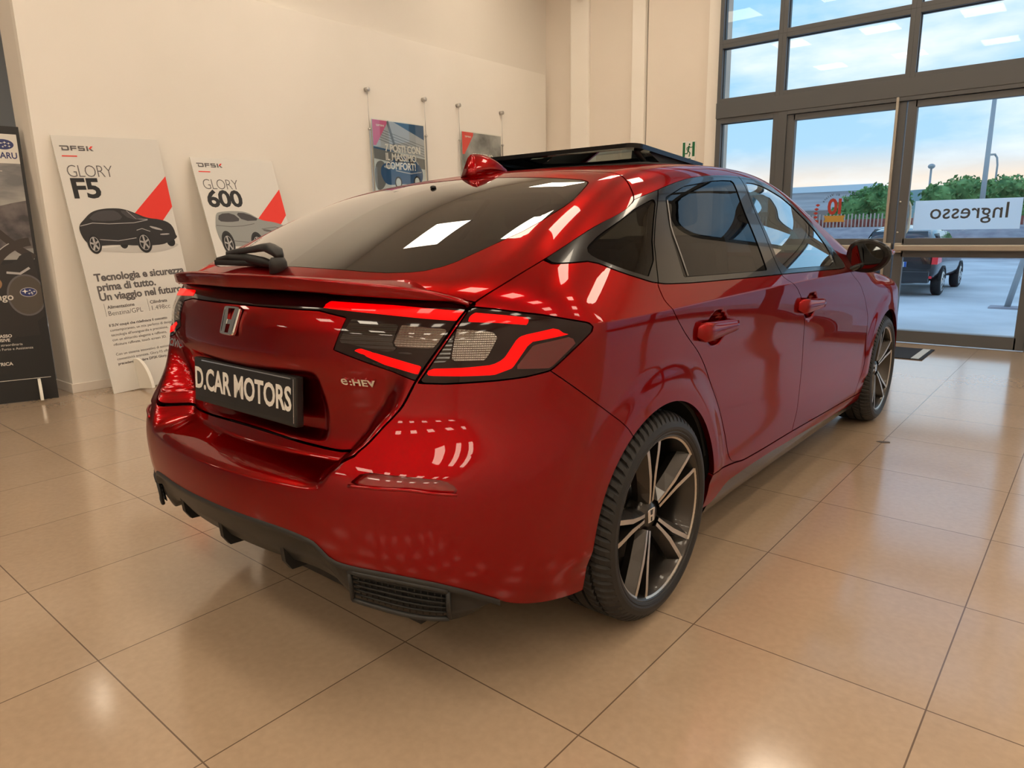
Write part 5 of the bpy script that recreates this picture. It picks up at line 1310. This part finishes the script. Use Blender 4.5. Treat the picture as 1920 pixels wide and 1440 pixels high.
# hedge and trees
m_leaf = mat('hedge_leaves', (.09, .22, .06), .8); noise_tint(m_leaf, 1.6, (.03, .13, .035), (.24, .46, .16), 6)
def hedge(lobes, label, seed=1, per=420):
    rnd = random.Random(seed); x0 = lobes[0][0]; g = thing('hedge', (x0, 38, GZ), 0, label, 'hedge', 'hedges behind the fence')
    V, Fc = [], []; bm = bmesh.new(); st = bmesh.new()
    for cx, cy, cz, r in lobes:
        o0 = Vector((cx-x0, cy-38, cz-GZ))
        for i in range(int(per*r*r)):
            th = rnd.uniform(0, 2*math.pi); ph = math.acos(rnd.uniform(-.7, 1)); k = rnd.uniform(.78, 1.05)+.08*math.sin(5*th+cx)*math.sin(4*ph)
            p = o0+Vector((r*1.05*k*math.sin(ph)*math.cos(th), r*k*math.sin(ph)*math.sin(th), r*.85*k*math.cos(ph)))
            s_ = rnd.uniform(.08, .15); a = Vector((rnd.uniform(-1, 1), rnd.uniform(-1, 1), rnd.uniform(-1, 1))).normalized(); b_ = a.orthogonal().normalized()
            o_ = len(V); V += [p-a*s_, p+b_*s_*.6, p+a*s_, p-b_*s_*.6]; Fc.append((o_, o_+1, o_+2, o_+3))
        rr = bmesh.ops.create_icosphere(bm, subdivisions=2, radius=1)
        for v in rr['verts']: v.co = Vector((v.co.x*r*.95, v.co.y*r*.82, v.co.z*r*.70))+o0
        bm_tube(st, [(cx-x0, cy-38, 0), (cx-x0, cy-38, cz-GZ)], .07, 6)
    from_py('foliage', V, Fc, m_leaf, g); from_bm('inner_mass', bm, m_leaf, g, True); from_bm('stems', st, mat('bark', (.10, .07, .05), .9), g)
rnd_ = random.Random(4)
def lobes_(xa, xb, n_, z0, top): return [(xa+(xb-xa)*i/(n_-1), 38+rnd_.uniform(-.4, .4), z0+rnd_.uniform(-.12, .12)+top(i/(n_-1)), rnd_.uniform(.75, 1.0)) for i in range(n_)]
hedge([(-8.6, 38, 1.55, .8), (-7.9, 37.9, 1.95, .95), (-7.2, 38.1, 2.2, 1.0), (-6.55, 38, 2.2, .95)]+lobes_(-8.3, -6.6, 4, 1.3, lambda t: 0), 'rounded green hedge behind the fence, left of the door stile', 3)
hedge(lobes_(-4.35, 1.6, 8, 2.15, lambda t: .25*(1-t))+lobes_(-4.3, 1.5, 7, 1.35, lambda t: 0), 'long green hedge running behind the film sign', 5)
# low warehouse with a pale roof far behind, hill
m_wh = mat('warehouse_grey', (.46, .47, .50), .9); noise_tint(m_wh, .9, (.40, .41, .44), (.55, .56, .58), 5, stretch=(.3, 1, 4)); m_brn = mat('warehouse_brown', (.26, .21, .19), .9)
wg = thing('warehouse', (-26, 62, GZ), math.radians(0), 'long low grey warehouse far behind the car park', 'building')
box('wall', -16, 12.5, 0, 8, 0, 4.2, m_wh, wg); box('plinth', -16, 12.4, -.1, 0, 0, 2.7, m_brn, wg)
prism('roof', [(-.4, 4.2), (8.4, 4.2), (4, 4.9)], 29, mat('warehouse_roof', (.55, .62, .64), .8), wg, lambda x, y, z: Vector((-16.2+z, x, y)))
w2 = thing('roadside_house', (1.5, 60, GZ), 0, 'low brown building at the right end of the hedge', 'building')
box('wall', -3.4, 8, 0, 6, 0, 3.2, mat('house_wall', (.42, .34, .30), .9), w2); prism('roof', [(-.5, 3.2), (6.5, 3.2), (3, 4.2)], 12, m_brn, w2, lambda x, y, z: Vector((-3.8+z, x, y)))
hb = bmesh.new(); bmesh.ops.create_uvsphere(hb, u_segments=40, v_segments=20, radius=1)
hl_ = from_bm('hill', hb, mat('hill_green', (.20, .30, .30), 1), None, True, kind='structure'); hl_.location = (-30, 220, -14); hl_.scale = (60, 30, 24)
# lamp posts
m_post = mat('post_grey', (.42, .45, .47), .5, .3)
def lamp_post(loc, h_, label, kind_):
    g = thing('street_lamp', loc, 0, label, 'street lamp', 'street lamps outside')
    if kind_ == 0:
        tube('pole', [(0, 0, 0), (0, 0, h_)], .05, m_post, g); bm = bmesh.new(); bmesh.ops.create_uvsphere(bm, u_segments=16, v_segments=10, radius=.17)
        for v in bm.verts: v.co.z = v.co.z*.75+h_
        from_bm('lantern', bm, m_post, g, True)
    elif kind_ == 1:
        tube('pole', [(0, 0, 0), (0, 0, h_)], [.12, .075], m_post, g); box('lantern', -.7, .2, -.12, .12, h_, h_+.12, m_post, g)
    else:
        tube('pole', [(0, 0, 0), (0, 0, h_-.5), (-.05, 0, h_-.15), (-.15, 0, h_)], .045, m_post, g); box('lantern', -.42, -.12, -.1, .1, h_-.03, h_+.05, m_post, g)
    return g
lamp_post((-5.3, 40.5, GZ), 4.35, 'short street lamp with round head above the hedge', 0)
lamp_post((-2.35, 35.2, GZ), 7.8, 'tallest pale street lamp post standing beyond the film sign', 1)
lamp_post((-2.55, 41, GZ), 4.75, 'thin street lamp with bent arm right of the tall post', 2)
lp_ = tube('leaning_post', [(.62, 13.9, GZ), (.98, 13.9, 1.6)], .05, m_post, None); tag(lp_, 'grey leaning sign post rising from the car park at the right edge', 'post')
box('post_base', .35, .85, 13.7, 14.1, GZ, GZ+.03, m_lowwall, lp_)
